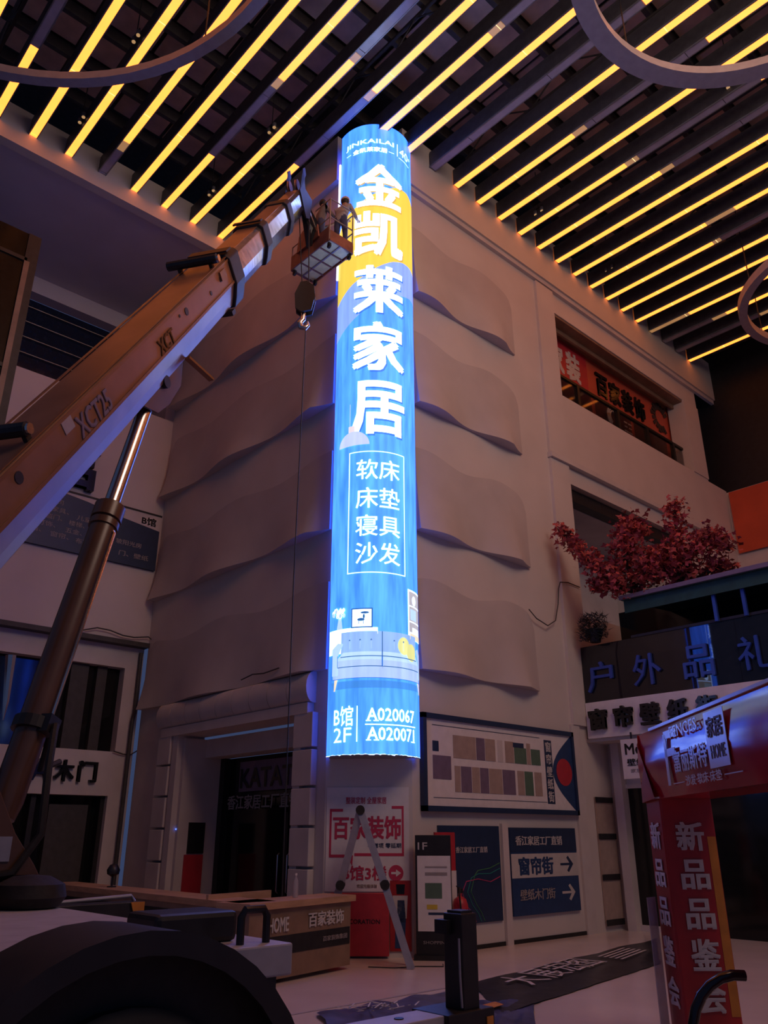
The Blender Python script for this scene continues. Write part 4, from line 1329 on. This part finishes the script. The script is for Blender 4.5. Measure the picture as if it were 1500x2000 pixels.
# lift cylinder
pt, pb = BP(.295, -.25, -.62), V((2.171, 6.479, 1.717))
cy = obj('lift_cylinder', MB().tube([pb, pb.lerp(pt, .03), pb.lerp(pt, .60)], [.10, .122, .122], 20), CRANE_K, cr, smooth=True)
rod = obj('rod', MB().tube([pb.lerp(pt, .59), pt], .074, 20), CHROME, cy, smooth=True)
obj('gland', MB().tube([pb.lerp(pt, .595), pb.lerp(pt, .63)], .142, 20), CRANE_K, cy, smooth=True)
obj('gland', MB().tube([pb.lerp(pt, .575), pb.lerp(pt, .59)], .136, 20), CRANE_K, cy, smooth=True)
side = (pt - pb).normalized().cross(bs_).normalized()
obj('oil_pipe', MB().tube([pb.lerp(pt, .17) + bs_ * .14, pb.lerp(pt, .56) + bs_ * .14, pb.lerp(pt, .57) + bs_ * .10], .016, 8), CHROME, cy, smooth=True)
obj('port_block', MB().obox(pb.lerp(pt, .155) + bs_ * .14, bs_ * .05, side * .07, (pt - pb).normalized() * .07), DARK, cy)
obj('clamp', MB().tube([pb.lerp(pt, .145), pb.lerp(pt, .165)], .155, 20), DARK, cy)
for a_ in (-.34, -.17):
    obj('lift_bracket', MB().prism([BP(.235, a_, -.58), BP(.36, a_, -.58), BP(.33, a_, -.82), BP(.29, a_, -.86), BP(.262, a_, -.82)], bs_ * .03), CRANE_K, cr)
obj('pivot_pin', MB().tube([pt - bs_ * .16, pt + bs_ * .16], .07, 14), DARK, cr)
obj('stop_arm', MB().bar(BP(.355, -.08, -.60), BP(.375, .02, -.98), .07, .03), CRANE, cr)
# hoses
obj('hose', MB().tube([pb.lerp(pt, .155) + bs_ * .2, pb + bs_ * .34 + V((0, 0, .35)), pb + bs_ * .36 + V((0, 0, -.1)), pb + bs_ * .25 + V((-.1, -.1, -.35)), pb + V((-.3, -.2, -.4))], .03, 8), RUBBER, cr, smooth=True)
obj('hose', MB().tube([pb.lerp(pt, .15) + bs_ * .1 + side * .1, pb.lerp(pt, .10) + side * .25, pb.lerp(pt, .13) + side * .45], .025, 8), RUBBER, cr, smooth=True)
# superstructure
b = MB()
prof = [(.1, 1.16), (2.46, 1.16), (2.44, 1.30), (2.36, 1.42), (2.2, 1.62), (2.02, 1.95), (1.98, 2.12), (1.90, 2.2), (1.5, 2.0), (.8, 2.3), (.1, 2.3)]
for y in (6.2, 6.78):
    b.prism([(x, y, z) for x, z in prof], (0, .06, 0))
b.box((.1, 6.2, 1.28), (2.40, 6.84, 1.36))
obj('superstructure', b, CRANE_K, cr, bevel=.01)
obj('slew_ring', MB().lathe((1.25, 5.9, 1.14), [(.55, 0), (.55, .08), (.5, .14), (0.05, .14)], 32), CRANE_K, cr, smooth=True)
obj('label_plate', MB().box((2.06, 6.19, 1.44), (2.18, 6.2, 1.60)), ALU, cr)
obj('edge_tube', MB().tube([(1.79, 5.6, 2.3), (1.79, 5.6, 2.42), (1.77, 5.6, 2.72)], [.005, .02, .035], 8), CHROME, cr, smooth=True)
obj('cab', MB().box((-.6, 5.0, 1.2), (1.2, 5.5, 2.3)), BLACK, cr, bevel=.03)
# carrier deck
obj('deck', MB().box((-4, 3.33, 1.02), (2.5, 6.4, 1.15)), GREYDECK, cr, bevel=.012)
obj('deck_skirt', MB().box((-4, 3.34, .80), (2.42, 6.38, 1.02)), BLACK, cr)
obj('tool_box', MB().box((1.92, 3.55, 1.15), (2.34, 3.85, 1.28)), DARK, cr, bevel=.03)
obj('coil_cover', MB().lathe((2.3, 6.05, 1.16), [(.0, 0), (.20, 0), (.24, .06), (.22, .14), (.12, .19), (0, .2)], 16), RUBBER, cr, smooth=True)
obj('grab_rail', MB().tube([(2.27, 3.42, 1.12), (2.27, 3.42, 1.26), (2.29, 3.42, 1.29), (2.39, 3.42, 1.29), (2.41, 3.42, 1.26), (2.41, 3.42, 1.12)], .018, 8), BLACK, cr, smooth=True)
obj('support_leg', MB().bar((2.16, 3.36, 1.0), (2.20, 3.36, .2), .06, .05), DARK, cr)
fo = obj('outrigger_beam', MB().box((2.3, 6.24, 1.0), (3.26, 6.42, 1.14)), DARK, cr, bevel=.008)
obj('grab_rail', MB().tube([(2.50, 6.3, 1.13), (2.52, 6.3, 1.155), (3.17, 6.3, 1.18), (3.2, 6.3, 1.14)], .014, 8), ALU, cr)
obj('corner_marker', MB().prism([(3.25, 6.235, 1.0), (3.25, 6.235, 1.14), (3.14, 6.235, 1.14), (3.16, 6.235, 1.08)], (0, -.012, 0)), ORANGE, fo)
# wheel and mudguard nearest the camera
wc = V((1.56, 2.98, .52))
wh = obj('wheel', MB().lathe(wc + V((0, -.02, 0)), [(.30, 0), (.46, .0), (.52, .05), (.52, .30), (.46, .34), (.3, .34)], 32, axis=(0, 1, 0)), RUBBER, cr, smooth=True)
obj('rim', MB().lathe(wc + V((0, .02, 0)), [(.0, .0), (.12, -.04), (.16, .06), (.3, .0), (.3, .1), (0, .1)], 24, axis=(0, 1, 0)), DARK, wh, smooth=True)
lo_ = []
for i in range(21):
    a = radians(-2 + 184 * i / 20)
    lo_.append([wc + V((r_ * cos(a), y, r_ * sin(a))) for r_, y in ((.77, -.06), (.77, .42), (.735, .42), (.735, -.02), (.69, -.04), (.69, -.06))])
obj('mudguard', MB().loft(lo_), BLACK, cr, smooth=True)
obj('mudguard_apron', MB().lathe(wc + V((0, .08, 0)), [(.0, 0), (.74, 0), (.74, .02), (0, .02)], 32, axis=(0, 1, 0)), RUBBER, cr)
obj('mud_flap', MB().hexa([(2.28, 2.92, .30), (2.42, 2.92, .34), (2.42, 3.4, .34), (2.28, 3.4, .30), (2.27, 2.92, .66), (2.32, 2.92, .62), (2.32, 3.4, .62), (2.27, 3.4, .66)]), RUBBER, cr)
# rear outrigger
ou = obj('outrigger_beam', MB().box((2.3, 3.88, .40), (4.44, 4.12, .60)), GREYDECK, cr, bevel=.008)
obj('end_cover', MB().box((4.06, 3.84, .36), (4.48, 4.16, .605)), BLACK, ou, bevel=.01)
obj('bolt', MB().lathe((3.8, 4.0, .6), [(.03, 0), (.03, .006), (.0, .006)], 10), BLACK, ou)
obj('reflector', MB().box((4.40, 3.834, .40), (4.46, 3.84, .56)), ORANGE, ou)
jk = obj('outrigger_jack', MB().box((4.24, 3.88, .6), (4.39, 4.04, 1.14)), BLACK, cr, bevel=.012)
obj('jack_cap', MB().box((4.20, 3.97, 1.02), (4.27, 4.08, 1.10)).box((4.26, 3.90, 1.14), (4.37, 4.02, 1.155)), DARK, jk)
obj('jack_foot', MB().lathe((4.31, 3.96, 0.0), [(.16, 0), (.16, .04), (.06, .08), (.06, .40)], 16), DARK, jk)
obj('hose', MB().tube([(4.235, 3.90, 1.0), (4.225, 3.89, .8), (4.235, 3.89, .62)], .008, 6), ALU, jk)

# ------------------------------------------------------------------ hook block and ropes
hk = thing('hook_block', 'black hook block hanging on two ropes below the work basket', 'crane hook', (6.56, 9.08, 9.4))
hc = V((6.56, 9.08, 9.9))
hd_ = V((cos(HEAD), sin(HEAD), 0))
b = MB()
for q in (-.09, .05):
    b.prism([hc + hd_ * q + _rt * a + ZU * z for a, z in ((-.08, .34), (.03, .36), (.15, .26), (.17, .05), (.12, -.22), (-.05, -.26), (-.15, -.18), (-.17, .1))], hd_ * .04)
obj('cheek_plates', b, BLACK, hk)
obj('sheave', MB().lathe(hc + V((-.02, -.03, .05)), [(.02, -.05), (.17, -.05), (.14, 0), (.17, .05), (.02, .05)], 18, axis=(.64, .77, 0)), DARK, hk)
hp = [hc + _rt * a + ZU * z for a, z in ((-.02, -.24), (-.02, -.36), (-.07, -.42), (-.05, -.51), (.02, -.53), (.07, -.47), (.06, -.40))]
obj('hook', MB().tube(hp, [.045, .045, .05, .05, .045, .03, .012], 10), CHROME, hk, smooth=True)
obj('rope', MB().tube([BP(1.0, -.30, -.56), hc + _rt * -.06 + ZU * .3], .010, 6), ROPE, hk)
obj('rope', MB().tube([BP(1.01, -.12, -.50), hc + _rt * .05 + ZU * .3], .010, 6), ROPE, hk)
tr = obj('tag_line', MB().tube([hc + _rt * .03 + ZU * -.5, V((6.62, 9.14, 5.0)), V((6.70, 9.2, .9))], .009, 6), ROPE)
tag(tr, 'thin dark line hanging from the hook block down to the counter', 'rope')

# ------------------------------------------------------------------ work basket
bk = thing('work_basket', 'rust red work basket with a pale floor held beside the sign column', 'work platform', (7.23, 9.55, 11.4))
bx0, bx1, by0, by1, bz = 6.97, 7.50, 9.00, 10.12, 11.40
for i in range(4):
    ya_, yb_ = by0 + (by1 - by0) * i / 4, by0 + (by1 - by0) * (i + 1) / 4
    obj('floor_plate', MB().box((bx0 + .02, ya_ + .008, bz), (bx1 - .02, yb_ - .008, bz + .02)), FLOORPL, bk)
    obj('floor_rib', MB().box((bx0, yb_ - .012, bz - .02), (bx1, yb_ + .012, bz + .0)), BASKET, bk)
obj('floor_rib', MB().box((7.22, by0, bz - .012), (7.25, by1, bz)), RAILM, bk)
obj('side_panel', MB().box((bx0 - .02, by0, bz - .03), (bx0, by1, bz + .28)), BASKET, bk)
obj('side_panel', MB().box((bx1, by0, bz - .03), (bx1 + .02, by1, bz + .16)), BASKET, bk)
obj('end_panel', MB().box((bx0, by0 - .02, bz - .03), (bx1, by0, bz + .20)), BASKET, bk)
obj('end_panel', MB().box((bx0, by1, bz - .03), (bx1, by1 + .02, bz + .28)), BASKET, bk)
obj('mount_plate', MB().prism([(bx0 - .03, 9.25, bz + .2), (bx0 - .03, 9.9, bz + .2), (bx0 - .03, 9.85, bz + .55), (bx0 - .03, 9.55, bz + .72), (bx0 - .03, 9.3, bz + .5)], (-.03, 0, 0)), BASKET, bk)
zt_ = bz + .92
for x, y in ((bx0, by0), (bx1, by0), (bx1, 9.5), (bx0, 9.45), (bx1 + .05, 9.22)):
    obj('rail_post', MB().tube([(x, y, bz), (x, y, zt_)], .014, 6), RAILM, bk)
for z in (bz + .5, zt_):
    obj('rail', MB().tube([(bx0, 9.45, z), (bx0, by0, z), (bx1, by0, z), (bx1 + .05, by0 + .05, z), (bx1 + .05, 9.22, z), (bx1, 9.5, z)], .014, 6), RAILM, bk)
for x in (bx0, bx1):
    obj('low_rail', MB().tube([(x, by1, bz), (x, by1, bz + .5), (x, 9.9, bz + .5), (x, 9.86, bz)], .014, 6), RAILM, bk)
obj('control_box', MB().box((bx0 + .06, 9.66, bz + .02), (bx0 + .34, 9.94, bz + .80)), BLACK, bk, bevel=.01)
for x, y in ((bx0 + .04, by0 + .05), (bx1 - .03, by0 + .05), (bx0 + .04, by1 - .05), (bx1 - .03, by1 - .08)):
    cst = obj('caster', MB().lathe((x - .02, y, bz - .10), [(.0, 0), (.045, 0), (.045, .035), (0, .035)], 12, axis=(1, 0, 0)), RUBBER, bk)
    obj('caster_fork', MB().box((x - .03, y - .02, bz - .09), (x + .03, y + .02, bz - .03)), DARK, cst)

# ------------------------------------------------------------------ two workers


def person(label, pos, yaw, k, joints, edges, zones, hair_mat, cap=False):
    """one continuous skinned body; joints = {name: (x, y, z, radius)} in metres, x forward"""
    t = thing('person', label, 'person', pos)
    c_, s_ = cos(yaw), sin(yaw)

    def W(p):
        return V((c_ * p[0] - s_ * p[1], s_ * p[0] + c_ * p[1], p[2])) * k
    names = list(joints)
    vs = [W(joints[n_]) for n_ in names]
    es = [(names.index(a), names.index(b_)) for a, b_ in edges]
    rs = [joints[n_][3] * k for n_ in names]
    roots = [0]
    for sgn in 'lr':                                         # fingers rooted inside each palm
        wv_, hv = V(joints['wrist_' + sgn][:3]), V(joints['hand_' + sgn][:3])
        d = (hv - wv_).normalized()
        sd = d.cross(V((0, 0, 1)))
        sd = sd.normalized() if sd.length > .1 else V((0, 1, 0))
        up_ = sd.cross(d)
        for q, (off, ln) in enumerate(((-.030, .065), (-.010, .080), (.010, .085), (.030, .075), (.040, .055))):
            if q == 4:
                pts = [wv_.lerp(hv, .3), wv_.lerp(hv, .5) + sd * .035, wv_.lerp(hv, .9) + sd * .055]
            else:
                o2 = hv - d * .02 + sd * off
                pts = [o2, o2 + d * ln * .55, o2 + d * ln * .85 - up_ * .03]
            base_i = len(vs)
            roots.append(base_i)
            for p in pts:
                vs.append(W(p))
                rs.append(.0095 * k)
            es += [(base_i, base_i + 1), (base_i + 1, base_i + 2)]
    me = bpy.data.meshes.new('body')
    me.from_pydata([v * S for v in vs], es, [])
    o = bpy.data.objects.new('body', me)
    COL.objects.link(o)
    md = o.modifiers.new('skin', 'SKIN')
    md.use_smooth_shade = True
    for i, sv in enumerate(me.skin_vertices[0].data):
        sv.radius = (rs[i] * S, rs[i] * S)
        sv.use_root = i in roots
    sb_ = o.modifiers.new('sub', 'SUBSURF')
    sb_.levels = sb_.render_levels = 2
    dg = bpy.context.evaluated_depsgraph_get()
    m2 = bpy.data.meshes.new_from_object(o.evaluated_get(dg))
    bpy.data.objects.remove(o)
    for m in zones['mats']:
        m2.materials.append(m)
    jl = [(v * S, zones['of'].get(n_.split('_')[0], 0)) for v, n_ in zip(vs, names)] + [(v * S, 0) for v in vs[len(names):]]
    for f in m2.polygons:
        f.use_smooth = True
        f.material_index = min(jl, key=lambda q_: (q_[0] - f.center).length_squared)[1]
    body = bpy.data.objects.new('body', m2)
    COL.objects.link(body)
    body.parent = t
    hx, hy, hz, hr = joints['head']
    h0 = V(pos)

    def part(nm, mb, m, smooth=True):
        for i_, p in enumerate(mb.v):
            mb.v[i_] = h0 + W(p)
        return obj(nm, mb, m, t, smooth)
    prof = [(hr * 1.12 * math.sqrt(max(0, 1 - q * q)), hz + hr * 1.30 * q) for q in (-.1, .15, .4, .65, .85, .97, 1)]
    part('hair', MB().lathe((hx - .022, hy, 0), [(.07, hz - .06)] + prof, 14), hair_mat)
    if cap:
        part('cap', MB().lathe((hx - .005, hy, hz + .045), [(hr * 1.25, 0), (hr * 1.22, .05), (hr * .8, .10), (.01, .12)], 14).hexa([(hx + .06, hy - .06, hz + .04), (hx + .18, hy - .05, hz + .03), (hx + .18, hy + .05, hz + .03), (hx + .06, hy + .06, hz + .04), (hx + .06, hy - .06, hz + .055), (hx + .18, hy - .05, hz + .042), (hx + .18, hy + .05, hz + .042), (hx + .06, hy + .06, hz + .055)]), CAPM)
    for sy in (-1, 1):
        part('eye', MB().lathe((hx + hr * .86, hy + sy * .033, hz), [(.001, -.011), (.011, 0), (.001, .011)], 8), BLACK)
        part('ear', MB().lathe((hx - .005, hy + sy * hr * 1.0, hz - .03), [(.001, 0), (.016, .015), (.018, .04), (.001, .06)], 8), SKIN)
    part('nose', MB().add([(hx + hr * .92, hy - .012, hz - .035), (hx + hr * .92, hy + .012, hz - .035), (hx + hr * .93, hy, hz + .01), (hx + hr * 1.16, hy, hz - .03)], [(0, 1, 3), (1, 2, 3), (2, 0, 3), (0, 2, 1)]), SKIN)
    part('mouth', MB().box((hx + hr * .9, hy - .022, hz - .066), (hx + hr * .99, hy + .022, hz - .058)), RED)
    return t


def skeleton(lean, arms, heady=0.0):
    J = {'pelvis': (0, 0, .95, .135), 'spine': (lean * .25, 0, 1.13, .125), 'chest': (lean * .65, 0, 1.34, .145), 'neck': (lean * .95, 0, 1.49, .058), 'chin': (lean * 1.05 + .02, heady * .5, 1.56, .07), 'head': (lean * 1.1 + .035, heady, 1.645, .092), 'crown': (lean * 1.1 + .015, heady, 1.715, .068)}
    E_ = [('pelvis', 'spine'), ('spine', 'chest'), ('chest', 'neck'), ('neck', 'chin'), ('chin', 'head'), ('head', 'crown')]
    for s_, sg in (('l', 1), ('r', -1)):
        J['shoulder_' + s_] = (lean * .75, sg * .185, 1.40, .068)
        e, w_, h_ = arms[s_]
        J['elbow_' + s_] = e + (.045,)
        J['wrist_' + s_] = w_ + (.032,)
        J['hand_' + s_] = h_ + (.036,)
        J['hip_' + s_] = (0, sg * .095, .90, .090)
        J['knee_' + s_] = (.04, sg * .11, .49, .060)
        J['ankle_' + s_] = (-.01, sg * .12, .085, .044)
        J['toe_' + s_] = (.15, sg * .14, .045, .040)
        E_ += [('chest', 'shoulder_' + s_), ('shoulder_' + s_, 'elbow_' + s_), ('elbow_' + s_, 'wrist_' + s_), ('wrist_' + s_, 'hand_' + s_), ('pelvis', 'hip_' + s_), ('hip_' + s_, 'knee_' + s_), ('knee_' + s_, 'ankle_' + s_), ('ankle_' + s_, 'toe_' + s_)]
    return J, E_


ZON = {'pelvis': 1, 'spine': 1, 'chest': 1, 'shoulder': 1, 'elbow': 1, 'hip': 2, 'knee': 2, 'ankle': 2, 'toe': 3}
KP = 1.36 / 1.75
J, E_ = skeleton(.06, {'l': ((.22, .26, 1.16), (.40, .20, 1.30), (.48, .18, 1.36)), 'r': ((.20, -.27, 1.16), (.34, -.20, 1.10), (.42, -.17, 1.12))})
person('person in a grey brown shirt with black hair standing in the work basket', (7.14, 9.53, 11.42), radians(-12), KP, J, E_, {'mats': [SKIN, SHIRT, JEANS, BLACK], 'of': ZON}, HAIR)
J, E_ = skeleton(.16, {'l': ((.34, .22, 1.22), (.52, .16, 1.40), (.60, .14, 1.46)), 'r': ((.30, -.25, 1.16), (.50, -.18, 1.26), (.58, -.16, 1.30))})
person('person in a pale jacket and cap leaning to the sign from the work basket', (7.34, 9.16, 11.42), radians(20), KP, J, E_, {'mats': [SKIN, SHIRT2, JEANS, BLACK], 'of': ZON}, HAIR, True)

# ------------------------------------------------------------------ red advertising gate
gt = thing('advertising_gate', 'glossy red advertising gate with white characters at the right edge', 'gate', (6.2, 3.3, 0))
G0 = V((6.91, 4.04, 0))
gu = V((cos(radians(46.8)), sin(radians(46.8)), 0))
gn = V((-gu.y, gu.x, 0))


def gpt(s, d, z):
    return G0 + gu * s + gn * d + ZU * z


def gbox(s0, s1, d0, d1, z0, z1, m=None):
    return MB().hexa([gpt(s, d, z) for z in (z0, z1) for s, d in ((s0, d0), (s1, d0), (s1, d1), (s0, d1))], m)


obj('post', gbox(-.40, 0, -.44, 0, 0, 1.92), GATE_D, gt, bevel=.02)
obj('post', gbox(-3.75, -3.35, -.44, 0, 0, 1.92), GATE_D, gt, bevel=.02)
# beam: the front sheet bellies a little and its far end is rounded
lo_ = []
for i in range(13):
    s = .02 - 3.8 * i / 12
    zt = 2.47
    lo_.append([gpt(s, d, z) for d, z in ((-.46, 1.90), (.0, 1.90), (.018 + .012 * sin(i * 1.9), 2.05), (.026 + .014 * sin(i * 1.3), 2.2), (.012, 2.38), (-.01, zt), (-.46, zt))])
obj('beam', MB().loft(lo_), GATE_R, gt, smooth=True)
obj('beam_edge', gbox(-3.8, -.35, -.02, .01, 2.462, 2.485), GATE_W, gt)
obj('corner_fold', MB().add([gpt(.03, .0, 2.47), gpt(.03, .02, 1.88), gpt(-.42, .045, 1.90), gpt(-.30, .05, 2.1), gpt(-.10, .045, 2.35), gpt(.03, -.46, 2.47), gpt(.03, -.46, 1.88)], [(0, 1, 3, 4), (1, 2, 3), (0, 5, 6, 1)]), GATE_D, gt, smooth=True)
obj('sleeve_edge', gbox(-.41, .01, -.45, .012, 1.90, 1.915), GATE_W, gt)


def gchar(s, sp, z0, w_, h_, m, bold=.02, d=.034):
    obj('lettering', letter_mb(s, gpt(sp, d, z0), -gu, ZU, w_, h_, .003, bold), m, gt)


for i, ch in enumerate('新品品鉴会'):
    z = 1.50 - i * .292
    obj('lettering', letter_mb(ch, gpt(-.07, .004, z), -gu, ZU, .26, .215, .003, .03), GATE_W, gt)
    obj('lettering', letter_mb(ch, gpt(-.404, -.10, z - .01), -gn, ZU, .235, .225, .003, .03), PALELET, gt)
obj('side_strip', gbox(-.403, -.40, -.43, -.36, .3, 1.6), ORANGE, gt)
lg = gbox(-.86, -.80, .03, .036, 1.98, 2.38).hexa([gpt(s, d, z) for z in (2.34, 2.40) for s, d in ((-1.12, .03), (-.82, .03), (-.82, .036), (-1.12, .036))]).hexa([gpt(s, d, z) for z in (2.20, 2.26) for s, d in ((-1.05, .03), (-.82, .03), (-.82, .036), (-1.05, .036))])
obj('logo', lg, GATE_W, gt)
gchar('FENCES', -.98, 2.33, .62, .09, GATE_W, .01)
gchar('富丽斯特', -1.0, 2.06, .72, .17, GATE_W, .02)
obj('plate', gbox(-2.12, -1.76, .036, .040, 2.04, 2.42), GATE_W, gt)
gchar('家居', -1.80, 2.24, .28, .14, PUR, .02, .041)
gchar('HOME', -1.82, 2.10, .26, .09, PUR, .01, .041)
gchar('沙发·软床·床垫', -1.22, 1.955, .72, .075, GATE_W, .012)
obj('rule', gbox(-1.18, -.92, .03, .034, 1.985, 1.992), GATE_W, gt)
obj('rule', gbox(-2.28, -1.98, .03, .034, 1.985, 1.992), GATE_W, gt)
ps = obj('plastic_sheet', MB().hexa([gpt(s, d, z) for z in (0, 1.12) for s, d in ((-.03, .02), (-.14, .12), (-.13, .125), (-.02, .025))]), PLASTIC)
tag(ps, 'translucent plastic sheet leaning against the left gate post', 'sheet')
# dark moped-like hoop inside the gate
hp_ = thing('black_hoop_stand', 'black tubular hoop on a dark base inside the red gate, cut by the frame', 'stand', (5.4, 2.2, 0))
q0 = pl(1482, 1930, 2, .55)
q0 = V((5.15, 2.55, 0))
ring = [q0 + _rt * (.30 * cos(a)) + ZU * (.52 + .33 * sin(a)) for a in [pi * .45 + i * pi * 1.1 / 14 for i in range(15)]]
obj('hoop', MB().tube(ring, .03, 10), mat('gloss_black', (.01, .01, .014), .15), hp_, smooth=True)
obj('base', MB().hexa([q0 + _rt * a + gu * d + ZU * z for z in (0, .3) for a, d in ((-.25, -.1), (.4, -.1), (.4, .3), (-.25, .3))]), RUBBER, hp_, bevel=.05)

# ------------------------------------------------------------------ printed vinyl lying on the floor


def sheet(name, label, corners, m, ripple, group=None, extras=()):
    a, b_, c_, d = [V((p[0], p[1], 0)) for p in corners]
    N1, N2 = 30, 10
    mb = MB()
    vs = []
    for i in range(N1 + 1):
        for j in range(N2 + 1):
            u_, v_ = i / N1, j / N2
            p = a.lerp(b_, u_).lerp(d.lerp(c_, u_), v_)
            z = .006 + ripple * (.5 + .5 * sin(u_ * 19 + v_ * 5)) * (.5 + .5 * sin(v_ * 9 + u_ * 3)) + random.uniform(0, ripple * .3)
            p = p + V((random.uniform(-.01, .01), random.uniform(-.01, .01), z))
            vs.append(p)
    fs = [(i * (N2 + 1) + j, (i + 1) * (N2 + 1) + j, (i + 1) * (N2 + 1) + j + 1, i * (N2 + 1) + j + 1) for i in range(N1) for j in range(N2)]
    mb.add(vs, fs)
    o = obj(name, mb, m, None, smooth=True)
    return tag(o, label, 'banner', group)


P1, P2, P3, P4 = (13.6, 8.05), (11.1, 6.55), (6.95, 5.85), (8.0, 7.2)
fb = sheet('floor_banner', 'long black printed banner with white brush characters spread on the floor', (P4, P1, P2, P3), TARP, .02)
e1 = V((10.9 - 7.6, 7.25 - 6.55, 0)).normalized()
e2_ = V((-e1.y, e1.x, 0))
for i, (ch, du) in enumerate((('大', 0), ('展', .62), ('宏', 1.2), ('图', 1.75))):
    o = letter_mb(ch, V((8.35, 6.55, .034)) + e1 * du, e1, e2_, .5, .55, .002, -.008)
    obj('lettering', o, PALELET, fb)
for i in range(5):
    obj('stripe_print', MB().bar(V((10.9, 7.02 + i * .09, .036)), V((12.0, 7.30 + i * .09, .036)), .035, .002), PALELET, fb)
fb2 = sheet('floor_banner', 'crumpled blue printed banner on the floor behind the outrigger', ((5.6, 7.05), (7.35, 7.0), (6.7, 5.4), (5.0, 5.9)), TARPB, .035)
b = MB()
for i in range(26):
    p = V((6.2 + random.uniform(-.35, .35), 6.75 + random.uniform(-.22, .2), .05))
    b.bar(p, p + V((random.uniform(-.16, .16), random.uniform(-.1, .1), .02)), .015, .004)
obj('brush_print', b, PALELET, fb2)['kind'] = 'stuff'
fb3 = sheet('floor_banner', 'dark blue and orange printed sheet under the jack end of the outrigger', ((6.9, 6.6), (7.75, 6.1), (6.6, 5.2), (5.9, 5.5)), TARPB, .02)
obj('print', MB().hexa([V((6.7 + a, 5.95 + c, z)) for z in (.035, .037) for a, c in ((0, 0), (.5, .1), (.55, .25), (.1, .2))]), ORANGE, fb3)
